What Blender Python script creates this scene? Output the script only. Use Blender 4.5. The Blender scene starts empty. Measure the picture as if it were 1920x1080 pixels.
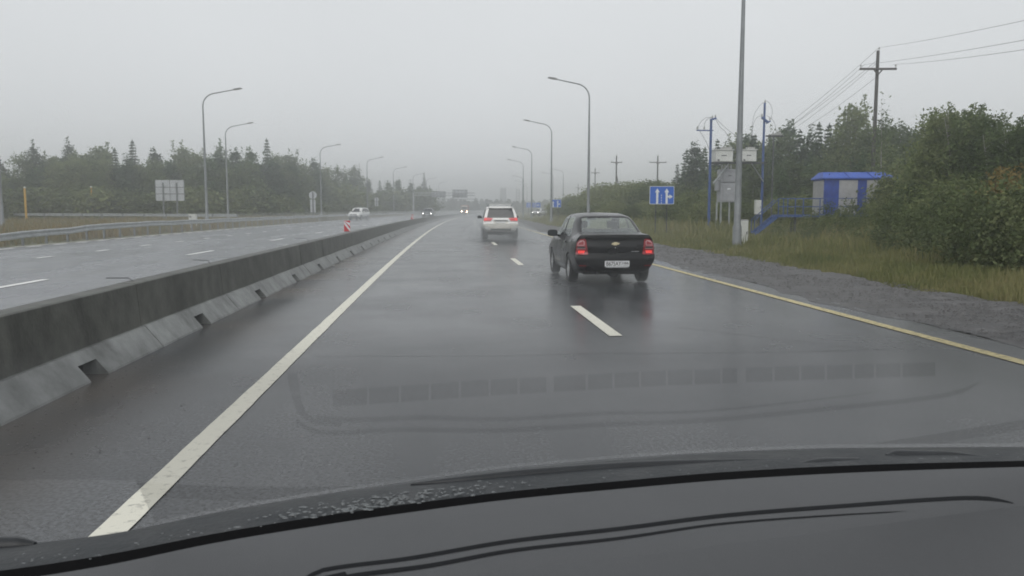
import bpy, bmesh, math, random
import numpy as np
from mathutils import Vector, Matrix
from mathutils.bvhtree import BVHTree

sc = bpy.context.scene
COL = sc.collection
R = math.radians

# ------------------------------------------------------------------ camera
CAM_H, FPX = 1.5, 1480.0
PITCH, YAW = math.atan(147 / FPX), math.atan(131 * math.cos(math.atan(147 / FPX)) / FPX)
cam_d = bpy.data.cameras.new('camera')
cam = bpy.data.objects.new('camera', cam_d)
COL.objects.link(cam)
cam.location = (0, 0, CAM_H)
cam.rotation_euler = (math.pi / 2 - PITCH, 0, -YAW)
cam_d.sensor_width = 36.0
cam_d.lens = FPX * 36 / 1920
cam_d.clip_start, cam_d.clip_end = 0.02, 4000
cam_d.dof.use_dof = True
cam_d.dof.focus_distance = 24
cam_d.dof.aperture_fstop = 22.0
sc.camera = cam

# ------------------------------------------------------------------ sky, sun, exposure
SUN_EL, SUN_AZ = R(42), R(195)
world = bpy.data.worlds.new('World')
sc.world = world
world.use_nodes = True
wt = world.node_tree
wn, wl = wt.nodes, wt.links
for n in list(wn):
    wn.remove(n)
w_out = wn.new('ShaderNodeOutputWorld')
w_bg = wn.new('ShaderNodeBackground')
w_sky = wn.new('ShaderNodeTexSky')
w_sky.sky_type = 'NISHITA'
w_sky.sun_disc = False
w_sky.sun_elevation = SUN_EL
w_sky.sun_rotation = SUN_AZ
w_sky.dust_density = 4.0
w_hsv = wn.new('ShaderNodeHueSaturation')
w_hsv.inputs['Saturation'].default_value = 0.12
w_hsv.inputs['Value'].default_value = 1.0
wl.new(w_sky.outputs[0], w_hsv.inputs['Color'])
# overcast cloud layer: even grey with soft broad mottling
w_tc = wn.new('ShaderNodeTexCoord')
w_no = wn.new('ShaderNodeTexNoise')
w_no.inputs['Scale'].default_value = 1.6
w_no.inputs['Detail'].default_value = 3
wl.new(w_tc.outputs['Generated'], w_no.inputs['Vector'])
w_rmp = wn.new('ShaderNodeValToRGB')
w_rmp.color_ramp.elements[0].position = 0.25
w_rmp.color_ramp.elements[0].color = (7.3, 7.55, 7.75, 1)
w_rmp.color_ramp.elements[1].position = 0.75
w_rmp.color_ramp.elements[1].color = (8.15, 8.4, 8.6, 1)
wl.new(w_no.outputs['Fac'], w_rmp.inputs['Fac'])
w_mix = wn.new('ShaderNodeMix')
w_mix.data_type = 'RGBA'
w_mix.inputs[0].default_value = 0.9
wl.new(w_hsv.outputs[0], w_mix.inputs[6])
wl.new(w_rmp.outputs[0], w_mix.inputs[7])
wl.new(w_mix.outputs[2], w_bg.inputs['Color'])
w_bg.inputs['Strength'].default_value = 0.1
wl.new(w_bg.outputs[0], w_out.inputs['Surface'])

sun_d = bpy.data.lights.new('sun', 'SUN')
sun_d.energy = 0.9
sun_d.angle = R(50)
sun_d.color = (1.0, 0.97, 0.93)
sun = bpy.data.objects.new('sun', sun_d)
COL.objects.link(sun)
sun.rotation_euler = (math.pi / 2 - SUN_EL, 0, -SUN_AZ + math.pi)
sun.location = (0, 0, 60)

sc.view_settings.view_transform = 'Standard'
sc.view_settings.look = 'None'
sc.view_settings.exposure = 0.0
sc.view_settings.gamma = 1.0
sc.render.engine = 'CYCLES'
cy = sc.cycles
cy.filter_width = 1.8
cy.max_bounces = 8
cy.diffuse_bounces = 2
cy.glossy_bounces = 3
cy.transmission_bounces = 4
cy.transparent_max_bounces = 12
cy.volume_bounces = 1
cy.use_denoising = True
cy.caustics_reflective = False
cy.caustics_refractive = False
cy.sample_clamp_indirect = 4.0
cy.volume_max_steps = 128

# ------------------------------------------------------------------ pixel -> place helpers (photo pixels, 1920 wide)
_ROT = cam.rotation_euler.to_matrix()


def ray(px, py):
    return _ROT @ Vector(((px - 960) / FPX, (540 - py) / FPX, -1.0))


def P(px, py, y):
    d = ray(px, py)
    return Vector((0, 0, CAM_H)) + d * (y / d.y)


def G(px, py, z=0.0):
    d = ray(px, py)
    return Vector((0, 0, CAM_H)) + d * ((z - CAM_H) / d.z)


RAD = 2450.0


def rx(off, y):
    """x of a line running along the road at lateral offset off, at distance y (road curves gently away)."""
    return off + (y * y / (2 * RAD) if y > 0 else 0.0)


def heading(y):
    return -max(0.0, y) / RAD          # rotation about z


# ------------------------------------------------------------------ materials
def nt(name):
    m = bpy.data.materials.new(name)
    m.use_nodes = True
    t = m.node_tree
    return m, t, t.nodes, t.links, t.nodes['Principled BSDF']


def mat(name, col, rough=0.6, metal=0.0, var=0.15, scale=6.0, bump=0.0, bscale=60.0, coat=0.0, spec=0.5, emit=None, es=0.0, rvar=0.0, detail=4, space='Object'):
    m, t, n, l, b = nt(name)
    tc = n.new('ShaderNodeTexCoord')
    no = n.new('ShaderNodeTexNoise')
    no.inputs['Scale'].default_value = scale
    no.inputs['Detail'].default_value = detail
    if space == 'World':
        ge = n.new('ShaderNodeNewGeometry')
        vec = ge.outputs['Position']
    else:
        vec = tc.outputs['Object']
    l.new(vec, no.inputs['Vector'])
    rp = n.new('ShaderNodeValToRGB')
    rp.color_ramp.elements[0].position = 0.3
    rp.color_ramp.elements[1].position = 0.7
    rp.color_ramp.elements[0].color = tuple(max(0, c * (1 - var)) for c in col[:3]) + (1,)
    rp.color_ramp.elements[1].color = tuple(min(1, c * (1 + var)) for c in col[:3]) + (1,)
    l.new(no.outputs['Fac'], rp.inputs['Fac'])
    l.new(rp.outputs['Color'], b.inputs['Base Color'])
    b.inputs['Roughness'].default_value = rough
    b.inputs['Metallic'].default_value = metal
    b.inputs['Specular IOR Level'].default_value = spec
    b.inputs['Coat Weight'].default_value = coat
    b.inputs['Coat Roughness'].default_value = 0.06
    if rvar:
        mr = n.new('ShaderNodeMapRange')
        mr.inputs['From Min'].default_value = 0.3
        mr.inputs['From Max'].default_value = 0.7
        mr.inputs['To Min'].default_value = max(0.02, rough - rvar)
        mr.inputs['To Max'].default_value = min(1, rough + rvar)
        l.new(no.outputs['Fac'], mr.inputs['Value'])
        l.new(mr.outputs['Result'], b.inputs['Roughness'])
    if bump:
        n2 = n.new('ShaderNodeTexNoise')
        n2.inputs['Scale'].default_value = bscale
        n2.inputs['Detail'].default_value = 3
        l.new(vec, n2.inputs['Vector'])
        bp = n.new('ShaderNodeBump')
        bp.inputs['Strength'].default_value = bump
        bp.inputs['Distance'].default_value = 0.01
        l.new(n2.outputs['Fac'], bp.inputs['Height'])
        l.new(bp.outputs['Normal'], b.inputs['Normal'])
    if emit:
        b.inputs['Emission Color'].default_value = tuple(emit[:3]) + (1,)
        b.inputs['Emission Strength'].default_value = es
    return m


def glass_mat(name, tint, film=0.05):
    m, t, n, l, b = nt(name)
    n.remove(b)
    out = n['Material Output']
    tr = n.new('ShaderNodeBsdfTransparent')
    tr.inputs['Color'].default_value = tuple(tint) + (1,)
    gl = n.new('ShaderNodeBsdfGlossy')
    gl.inputs['Roughness'].default_value = 0.03
    gl.inputs['Color'].default_value = (0.9, 0.93, 0.93, 1)
    lw = n.new('ShaderNodeLayerWeight')
    lw.inputs['Blend'].default_value = 0.5
    pw = n.new('ShaderNodeMath'); pw.operation = 'POWER'; pw.inputs[1].default_value = 4.0
    l.new(lw.outputs['Facing'], pw.inputs[0])
    fr = n.new('ShaderNodeMath'); fr.operation = 'MULTIPLY_ADD'; fr.inputs[1].default_value = 0.6; fr.inputs[2].default_value = film
    l.new(pw.outputs[0], fr.inputs[0])
    mx = n.new('ShaderNodeMixShader')
    l.new(fr.outputs[0], mx.inputs[0])
    l.new(tr.outputs[0], mx.inputs[1])
    l.new(gl.outputs[0], mx.inputs[2])
    l.new(mx.outputs[0], out.inputs['Surface'])
    return m


def leaf_mat(name, c0, c1, c2, scale=0.5):
    m, t, n, l, b = nt(name)
    n.remove(b)
    out = n['Material Output']
    tc = n.new('ShaderNodeTexCoord')
    oi = n.new('ShaderNodeObjectInfo')
    no = n.new('ShaderNodeTexNoise')
    no.inputs['Scale'].default_value = scale
    no.inputs['Detail'].default_value = 5
    no.inputs['Roughness'].default_value = 0.75
    l.new(tc.outputs['Object'], no.inputs['Vector'])
    ad = n.new('ShaderNodeMath')
    ad.operation = 'MULTIPLY_ADD'
    ad.inputs[1].default_value = 0.34
    l.new(oi.outputs['Random'], ad.inputs[0])
    sb = n.new('ShaderNodeMath')
    sb.operation = 'SUBTRACT'
    sb.inputs[1].default_value = 0.17
    l.new(no.outputs['Fac'], sb.inputs[0])
    l.new(sb.outputs[0], ad.inputs[2])
    rp = n.new('ShaderNodeValToRGB')
    rp.color_ramp.elements[0].position = 0.28
    rp.color_ramp.elements[1].position = 0.72
    rp.color_ramp.elements[0].color = tuple(c0) + (1,)
    rp.color_ramp.elements[1].color = tuple(c2) + (1,)
    e = rp.color_ramp.elements.new(0.5)
    e.color = tuple(c1) + (1,)
    l.new(ad.outputs[0], rp.inputs['Fac'])
    df = n.new('ShaderNodeBsdfDiffuse')
    tl = n.new('ShaderNodeBsdfTranslucent')
    mx = n.new('ShaderNodeMixShader')
    mx.inputs[0].default_value = 0.3
    l.new(rp.outputs[0], df.inputs['Color'])
    l.new(rp.outputs[0], tl.inputs['Color'])
    l.new(df.outputs[0], mx.inputs[1])
    l.new(tl.outputs[0], mx.inputs[2])
    l.new(mx.outputs[0], out.inputs['Surface'])
    return m


def road_mat(name, silt, lo=(0.024, 0.027, 0.031), hi=(0.082, 0.085, 0.090)):
    """wet asphalt: dark aggregate, water film of varying gloss, worn wheel tracks, silt along the barrier foot"""
    m, t, n, l, b = nt(name)
    ge = n.new('ShaderNodeNewGeometry')
    sep = n.new('ShaderNodeSeparateXYZ')
    l.new(ge.outputs['Position'], sep.inputs[0])
    y2 = n.new('ShaderNodeMath'); y2.operation = 'MULTIPLY'
    l.new(sep.outputs['Y'], y2.inputs[0]); l.new(sep.outputs['Y'], y2.inputs[1])
    dv = n.new('ShaderNodeMath'); dv.operation = 'MULTIPLY_ADD'
    dv.inputs[1].default_value = -1 / (2 * RAD)
    l.new(y2.outputs[0], dv.inputs[0]); l.new(sep.outputs['X'], dv.inputs[2])     # offset from the road axis
    cmb = n.new('ShaderNodeCombineXYZ')
    ys = n.new('ShaderNodeMath'); ys.operation = 'MULTIPLY'; ys.inputs[1].default_value = 0.10
    l.new(sep.outputs['Y'], ys.inputs[0])
    l.new(dv.outputs[0], cmb.inputs['X']); l.new(ys.outputs[0], cmb.inputs['Y'])
    st = n.new('ShaderNodeTexNoise'); st.inputs['Scale'].default_value = 0.9; st.inputs['Detail'].default_value = 5
    l.new(cmb.outputs[0], st.inputs['Vector'])                                     # streaks along the lane
    pt = n.new('ShaderNodeTexNoise'); pt.inputs['Scale'].default_value = 0.55; pt.inputs['Detail'].default_value = 6
    l.new(ge.outputs['Position'], pt.inputs['Vector'])
    fi = n.new('ShaderNodeTexNoise'); fi.inputs['Scale'].default_value = 42; fi.inputs['Detail'].default_value = 4
    l.new(ge.outputs['Position'], fi.inputs['Vector'])
    rp = n.new('ShaderNodeValToRGB')
    rp.color_ramp.elements[0].position = 0.3; rp.color_ramp.elements[0].color = tuple(lo) + (1,)
    rp.color_ramp.elements[1].position = 0.7; rp.color_ramp.elements[1].color = tuple(hi) + (1,)
    l.new(st.outputs['Fac'], rp.inputs['Fac'])
    mf = n.new('ShaderNodeMix'); mf.data_type = 'RGBA'; mf.blend_type = 'MULTIPLY'; mf.inputs[0].default_value = 0.75
    rf = n.new('ShaderNodeValToRGB')
    rf.color_ramp.elements[0].position = 0.36; rf.color_ramp.elements[0].color = (0.3, 0.3, 0.3, 1)
    rf.color_ramp.elements[1].position = 0.62; rf.color_ramp.elements[1].color = (1.7, 1.7, 1.7, 1)
    l.new(fi.outputs['Fac'], rf.inputs['Fac'])
    l.new(rp.outputs[0], mf.inputs[6]); l.new(rf.outputs[0], mf.inputs[7])
    col = mf.outputs[2]
    if silt:
        mr = n.new('ShaderNodeMapRange')
        mr.inputs['From Min'].default_value = -1.9; mr.inputs['From Max'].default_value = -2.9
        mr.inputs['To Min'].default_value = 0.0; mr.inputs['To Max'].default_value = 1.0
        l.new(dv.outputs[0], mr.inputs['Value'])
        mm = n.new('ShaderNodeMath'); mm.operation = 'MULTIPLY'
        pr = n.new('ShaderNodeMapRange')
        pr.inputs['From Min'].default_value = 0.38; pr.inputs['From Max'].default_value = 0.62
        l.new(pt.outputs['Fac'], pr.inputs['Value'])
        l.new(mr.outputs['Result'], mm.inputs[0]); l.new(pr.outputs['Result'], mm.inputs[1])
        ms = n.new('ShaderNodeMix'); ms.data_type = 'RGBA'
        ms.inputs[7].default_value = (0.088, 0.075, 0.063, 1)
        l.new(mm.outputs[0], ms.inputs[0]); l.new(col, ms.inputs[6])
        col = ms.outputs[2]
    l.new(col, b.inputs['Base Color'])
    ro = n.new('ShaderNodeMapRange')
    ro.inputs['From Min'].default_value = 0.3; ro.inputs['From Max'].default_value = 0.7
    ro.inputs['To Min'].default_value = 0.15; ro.inputs['To Max'].default_value = 0.33
    avg = n.new('ShaderNodeMath'); avg.operation = 'MULTIPLY_ADD'; avg.inputs[1].default_value = 0.5
    hp = n.new('ShaderNodeMath'); hp.operation = 'MULTIPLY'; hp.inputs[1].default_value = 0.5
    l.new(pt.outputs['Fac'], hp.inputs[0]); l.new(st.outputs['Fac'], avg.inputs[0]); l.new(hp.outputs[0], avg.inputs[2])
    l.new(avg.outputs[0], ro.inputs['Value'])
    l.new(ro.outputs['Result'], b.inputs['Roughness'])
    b.inputs['IOR'].default_value = 1.4
    bp = n.new('ShaderNodeBump'); bp.inputs['Strength'].default_value = 0.14; bp.inputs['Distance'].default_value = 0.002
    l.new(fi.outputs['Fac'], bp.inputs['Height'])
    l.new(bp.outputs['Normal'], b.inputs['Normal'])
    return m


def paint_mat(name, col, wear):
    """road paint worn through to the asphalt in specks"""
    m, t, n, l, b = nt(name)
    ge = n.new('ShaderNodeNewGeometry')
    no = n.new('ShaderNodeTexNoise'); no.inputs['Scale'].default_value = 14; no.inputs['Detail'].default_value = 8; no.inputs['Roughness'].default_value = 0.7
    l.new(ge.outputs['Position'], no.inputs['Vector'])
    rp = n.new('ShaderNodeValToRGB')
    rp.color_ramp.elements[0].position = wear; rp.color_ramp.elements[0].color = tuple(c * .38 for c in col) + (1,)
    rp.color_ramp.elements[1].position = wear + 0.14; rp.color_ramp.elements[1].color = tuple(col) + (1,)
    l.new(no.outputs['Fac'], rp.inputs['Fac'])
    l.new(rp.outputs[0], b.inputs['Base Color'])
    b.inputs['Roughness'].default_value = 0.45
    bp = n.new('ShaderNodeBump'); bp.inputs['Strength'].default_value = 0.3; bp.inputs['Distance'].default_value = 0.004
    l.new(no.outputs['Fac'], bp.inputs['Height']); l.new(bp.outputs['Normal'], b.inputs['Normal'])
    return m


def concrete_mat(name, c_dark, c_light, rough, streak):
    m, t, n, l, b = nt(name)
    ge = n.new('ShaderNodeNewGeometry')
    mp = n.new('ShaderNodeMapping')
    mp.inputs['Scale'].default_value = (1, 1, streak)
    l.new(ge.outputs['Position'], mp.inputs['Vector'])
    no = n.new('ShaderNodeTexNoise'); no.inputs['Scale'].default_value = 2.6; no.inputs['Detail'].default_value = 8; no.inputs['Roughness'].default_value = 0.65
    l.new(mp.outputs[0], no.inputs['Vector'])
    rp = n.new('ShaderNodeValToRGB')
    rp.color_ramp.elements[0].position = 0.32; rp.color_ramp.elements[0].color = tuple(c_dark) + (1,)
    rp.color_ramp.elements[1].position = 0.7; rp.color_ramp.elements[1].color = tuple(c_light) + (1,)
    l.new(no.outputs['Fac'], rp.inputs['Fac']); l.new(rp.outputs[0], b.inputs['Base Color'])
    b.inputs['Roughness'].default_value = rough
    n2 = n.new('ShaderNodeTexNoise'); n2.inputs['Scale'].default_value = 30; n2.inputs['Detail'].default_value = 5
    l.new(ge.outputs['Position'], n2.inputs['Vector'])
    bp = n.new('ShaderNodeBump'); bp.inputs['Strength'].default_value = 0.4; bp.inputs['Distance'].default_value = 0.01
    l.new(n2.outputs['Fac'], bp.inputs['Height']); l.new(bp.outputs['Normal'], b.inputs['Normal'])
    return m


M = {}
M['road'] = road_mat('wet_asphalt', True)
M['road2'] = road_mat('wet_asphalt_opposite', False, (0.085, 0.09, 0.102), (0.15, 0.156, 0.172))
M['white_line'] = paint_mat('white_road_paint', (0.72, 0.70, 0.60), 0.31)
M['white_line_far'] = paint_mat('fresh_white_road_paint', (0.86, 0.86, 0.84), 0.2)
M['yellow_line'] = paint_mat('yellow_road_paint', (0.56, 0.47, 0.22), 0.38)
M['crack'] = mat('crack_filler', (0.03, 0.031, 0.033), 0.5)
M['gravel'] = mat('crushed_gravel', (0.066, 0.064, 0.064), 0.6, var=0.9, scale=3.2, bump=1.0, bscale=14, detail=12, space='World', rvar=.2)
M['ground'] = mat('meadow_soil', (0.10, 0.10, 0.04), 0.95, var=0.4, scale=0.6, bump=0.6, bscale=8, detail=8, space='World')
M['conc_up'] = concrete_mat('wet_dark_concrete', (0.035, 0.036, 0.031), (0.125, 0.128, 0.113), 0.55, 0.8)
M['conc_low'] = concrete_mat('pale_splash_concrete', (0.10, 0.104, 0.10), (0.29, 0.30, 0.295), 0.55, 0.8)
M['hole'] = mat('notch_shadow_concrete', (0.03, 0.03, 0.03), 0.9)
M['zinc'] = mat('galvanised_steel', (0.36, 0.38, 0.39), 0.5, metal=0.35, var=0.2, scale=3)
M['zinc_dark'] = mat('weathered_zinc_post', (0.17, 0.18, 0.19), 0.6, metal=0.3, var=0.25, scale=3)
M['pole_grey'] = mat('lamp_pole_zinc', (0.24, 0.255, 0.265), 0.5, metal=0.3, var=0.18, scale=2)
M['lamp_head'] = mat('lamp_housing', (0.33, 0.33, 0.33), 0.5)
M['lens'] = mat('lamp_lens', (0.6, 0.6, 0.58), 0.2)
M['wood_pole'] = mat('dark_timber_pole', (0.07, 0.065, 0.06), 0.85, var=0.35, scale=5, bump=0.4)
M['insul'] = mat('porcelain', (0.35, 0.35, 0.34), 0.3)
M['wire'] = mat('aluminium_wire', (0.12, 0.12, 0.13), 0.5, metal=0.4)
M['blue_pole'] = mat('blue_paint', (0.04, 0.085, 0.24), 0.45, var=0.25, scale=3)
M['blue_cab'] = mat('blue_cladding', (0.025, 0.06, 0.29), 0.5, var=0.25, scale=3)
M['blue_roof'] = mat('blue_wet_roof_sheet', (0.035, 0.095, 0.42), 0.55, var=0.12, scale=3)
M['cab_grey'] = mat('pale_grey_cladding', (0.36, 0.36, 0.36), 0.55, var=0.12, scale=2.5)
M['box_white'] = mat('white_enamel_box', (0.62, 0.63, 0.60), 0.45, var=0.1, scale=3)
M['box_grey'] = mat('grey_enamel_cabinet', (0.33, 0.34, 0.36), 0.5, var=0.12, scale=3)
M['dark_steel'] = mat('dark_steel', (0.07, 0.075, 0.08), 0.55, metal=0.3, var=0.25)
M['sign_blue'] = mat('blue_sign_face', (0.02, 0.12, 0.52), 0.4, var=0.08, scale=4)
M['sign_white'] = mat('white_sign_film', (0.72, 0.74, 0.76), 0.4, var=0.05, scale=5)
M['sign_back'] = mat('bare_sign_back', (0.45, 0.47, 0.49), 0.5, metal=0.15, var=0.12, scale=2)
M['sign_red'] = mat('red_sign_film', (0.52, 0.025, 0.035), 0.4, var=0.08)
M['yellow_pipe'] = mat('yellow_pipe_paint', (0.55, 0.32, 0.03), 0.5, var=0.15)
M['bark'] = mat('bark', (0.075, 0.062, 0.05), 0.9, var=0.4, scale=7, bump=0.5)
M['birch_bark'] = mat('pale_bark', (0.26, 0.25, 0.23), 0.85, var=0.5, scale=6)
M['leaf_pine'] = leaf_mat('pine_needles', (0.034, 0.059, 0.031), (0.059, 0.101, 0.048), (0.105, 0.161, 0.063), 0.7)
M['leaf_birch'] = leaf_mat('birch_leaves', (0.059, 0.087, 0.039), (0.119, 0.161, 0.063), (0.210, 0.245, 0.105), 0.9)
M['leaf_bush'] = leaf_mat('willow_leaves', (0.059, 0.087, 0.039), (0.126, 0.161, 0.064), (0.238, 0.259, 0.112), 1.2)
M['leaf_rust'] = leaf_mat('autumn_leaves', (0.13, 0.095, 0.04), (0.20, 0.15, 0.055), (0.28, 0.22, 0.08), 1.0)
M['leaf_weed'] = leaf_mat('pale_weed_leaves', (0.08, 0.105, 0.05), (0.13, 0.16, 0.075), (0.20, 0.22, 0.11), 3.0)
M['grass'] = leaf_mat('verge_grass', (0.10, 0.125, 0.045), (0.185, 0.195, 0.08), (0.29, 0.26, 0.135), 0.4)
M['straw'] = leaf_mat('dry_tall_grass', (0.13, 0.125, 0.045), (0.24, 0.175, 0.065), (0.15, 0.155, 0.055), 0.22)
M['dash'] = mat('dashboard_plastic', (0.084, 0.0865, 0.091), 0.62, var=0.05, scale=5, bump=0.25, bscale=700, spec=0.35)
M['blade_and_gap'] = mat('blade_and_gap_black', (0.004, 0.004, 0.0045), 0.95, spec=0.1, var=0.1)
M['cowl'] = mat('wet_cowl_plastic', (0.022, 0.025, 0.028), 0.5, var=0.25, scale=14, bump=0.15, bscale=120, rvar=0.1, spec=0.3)
M['frit'] = mat('wet_glass_edge', (0.06, 0.064, 0.068), 0.35, var=0.35, scale=30, rvar=0.15, spec=0.4)
M['drop'] = mat('water_drop', (0.09, 0.10, 0.105), 0.08, var=0.1, spec=0.8)
M['seam'] = mat('seam_shadow', (0.012, 0.013, 0.015), 0.9, spec=0.15)
M['tyre'] = mat('tyre_rubber', (0.02, 0.02, 0.021), 0.6, var=0.2, scale=20)
M['rim'] = mat('alloy_rim', (0.52, 0.53, 0.54), 0.35, metal=0.6)
M['black_paint'] = mat('black_car_paint', (0.005, 0.0055, 0.007), 0.32, var=0.25, scale=2, spec=0.25, coat=0.4, bump=0.05, bscale=130, rvar=0.08)
M['white_paint'] = mat('white_car_paint', (0.80, 0.80, 0.78), 0.3, var=0.04, scale=2, coat=0.6)
M['dirty_white'] = mat('road_dirty_white_paint', (0.66, 0.64, 0.58), 0.45, var=0.12, scale=3, coat=0.2)
M['grey_paint'] = mat('dark_grey_car_paint', (0.035, 0.04, 0.047), 0.3, coat=0.6)
M['silver_paint'] = mat('silver_car_paint', (0.55, 0.56, 0.57), 0.35, metal=0.2, coat=0.5)
M['trim'] = mat('black_plastic_trim', (0.018, 0.018, 0.02), 0.55, var=0.15)
M['under'] = mat('underbody', (0.012, 0.012, 0.013), 0.85)
M['chrome'] = mat('chrome', (0.75, 0.76, 0.77), 0.15, metal=1.0, var=0.03)
M['gold'] = mat('gold_emblem', (0.72, 0.63, 0.42), 0.25, metal=0.55, var=0.05)
M['red_lens'] = mat('red_lamp_lens', (0.24, 0.008, 0.014), 0.14, var=0.15, scale=9, coat=0.5)
M['pink_lens'] = mat('clear_lamp_lens', (0.42, 0.22, 0.23), 0.14, var=0.2, scale=9, coat=0.5)
M['brake_on'] = mat('lit_tail_lamp', (0.6, 0.03, 0.03), 0.2, emit=(1.0, 0.10, 0.09), es=0.55)
M['tail_on'] = mat('lit_red_lens', (0.58, 0.10, 0.11), 0.2, emit=(1.0, 0.2, 0.2), es=0.12)
M['head_on'] = mat('lit_headlamp', (0.9, 0.9, 0.9), 0.2, emit=(1.0, 0.98, 0.92), es=13.0)
M['head_warm'] = mat('lit_truck_headlamp', (0.9, 0.85, 0.7), 0.2, emit=(1.0, 0.88, 0.62), es=30.0)
M['head_dim'] = mat('dim_headlamp', (0.9, 0.9, 0.9), 0.2, emit=(1.0, 0.98, 0.94), es=1.2)
M['plate'] = mat('plate_white', (0.7, 0.71, 0.72), 0.4, var=0.05)
M['ink'] = mat('plate_black_ink', (0.015, 0.015, 0.017), 0.5)
M['glass_rear'] = glass_mat('clear_car_glass', (0.88, 0.93, 0.91))
M['glass_wet'] = glass_mat('wet_rear_glass', (0.84, 0.90, 0.88), 0.2)
M['glass_dark'] = mat('dark_car_glass', (0.022, 0.027, 0.03), 0.06, var=0.2, scale=2, spec=0.7)
M['seat'] = mat('dark_seat_cloth', (0.05, 0.052, 0.056), 0.9, var=0.15, scale=9)
M['truck_red'] = mat('red_truck_paint', (0.34, 0.07, 0.04), 0.4)
M['truck_white'] = mat('cream_truck_paint', (0.62, 0.60, 0.55), 0.4)


# ------------------------------------------------------------------ object helpers
def link(o, parent=None):
    COL.objects.link(o)
    if parent is not None:
        o.parent = parent
    return o


def tag(o, label=None, cat=None, group=None, kind=None):
    if label: o['label'] = label
    if cat: o['category'] = cat
    if group: o['group'] = group
    if kind: o['kind'] = kind
    return o


def thing(name, label, cat, loc=(0, 0, 0), rz=0.0, group=None, scale=1.0):
    o = bpy.data.objects.new(name, None)
    o.empty_display_size = 0.2
    link(o)
    o.location = loc
    o.rotation_euler = (0, 0, rz)
    o.scale = (scale, scale, scale)
    return tag(o, label, cat, group)


def copy_tree(o, parent=None):
    c = o.copy()
    link(c, parent)
    for ch in o.children:
        d = ch.copy()
        link(d, c)
        for g in ch.children:
            e = g.copy()
            link(e, d)
    return c


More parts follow.
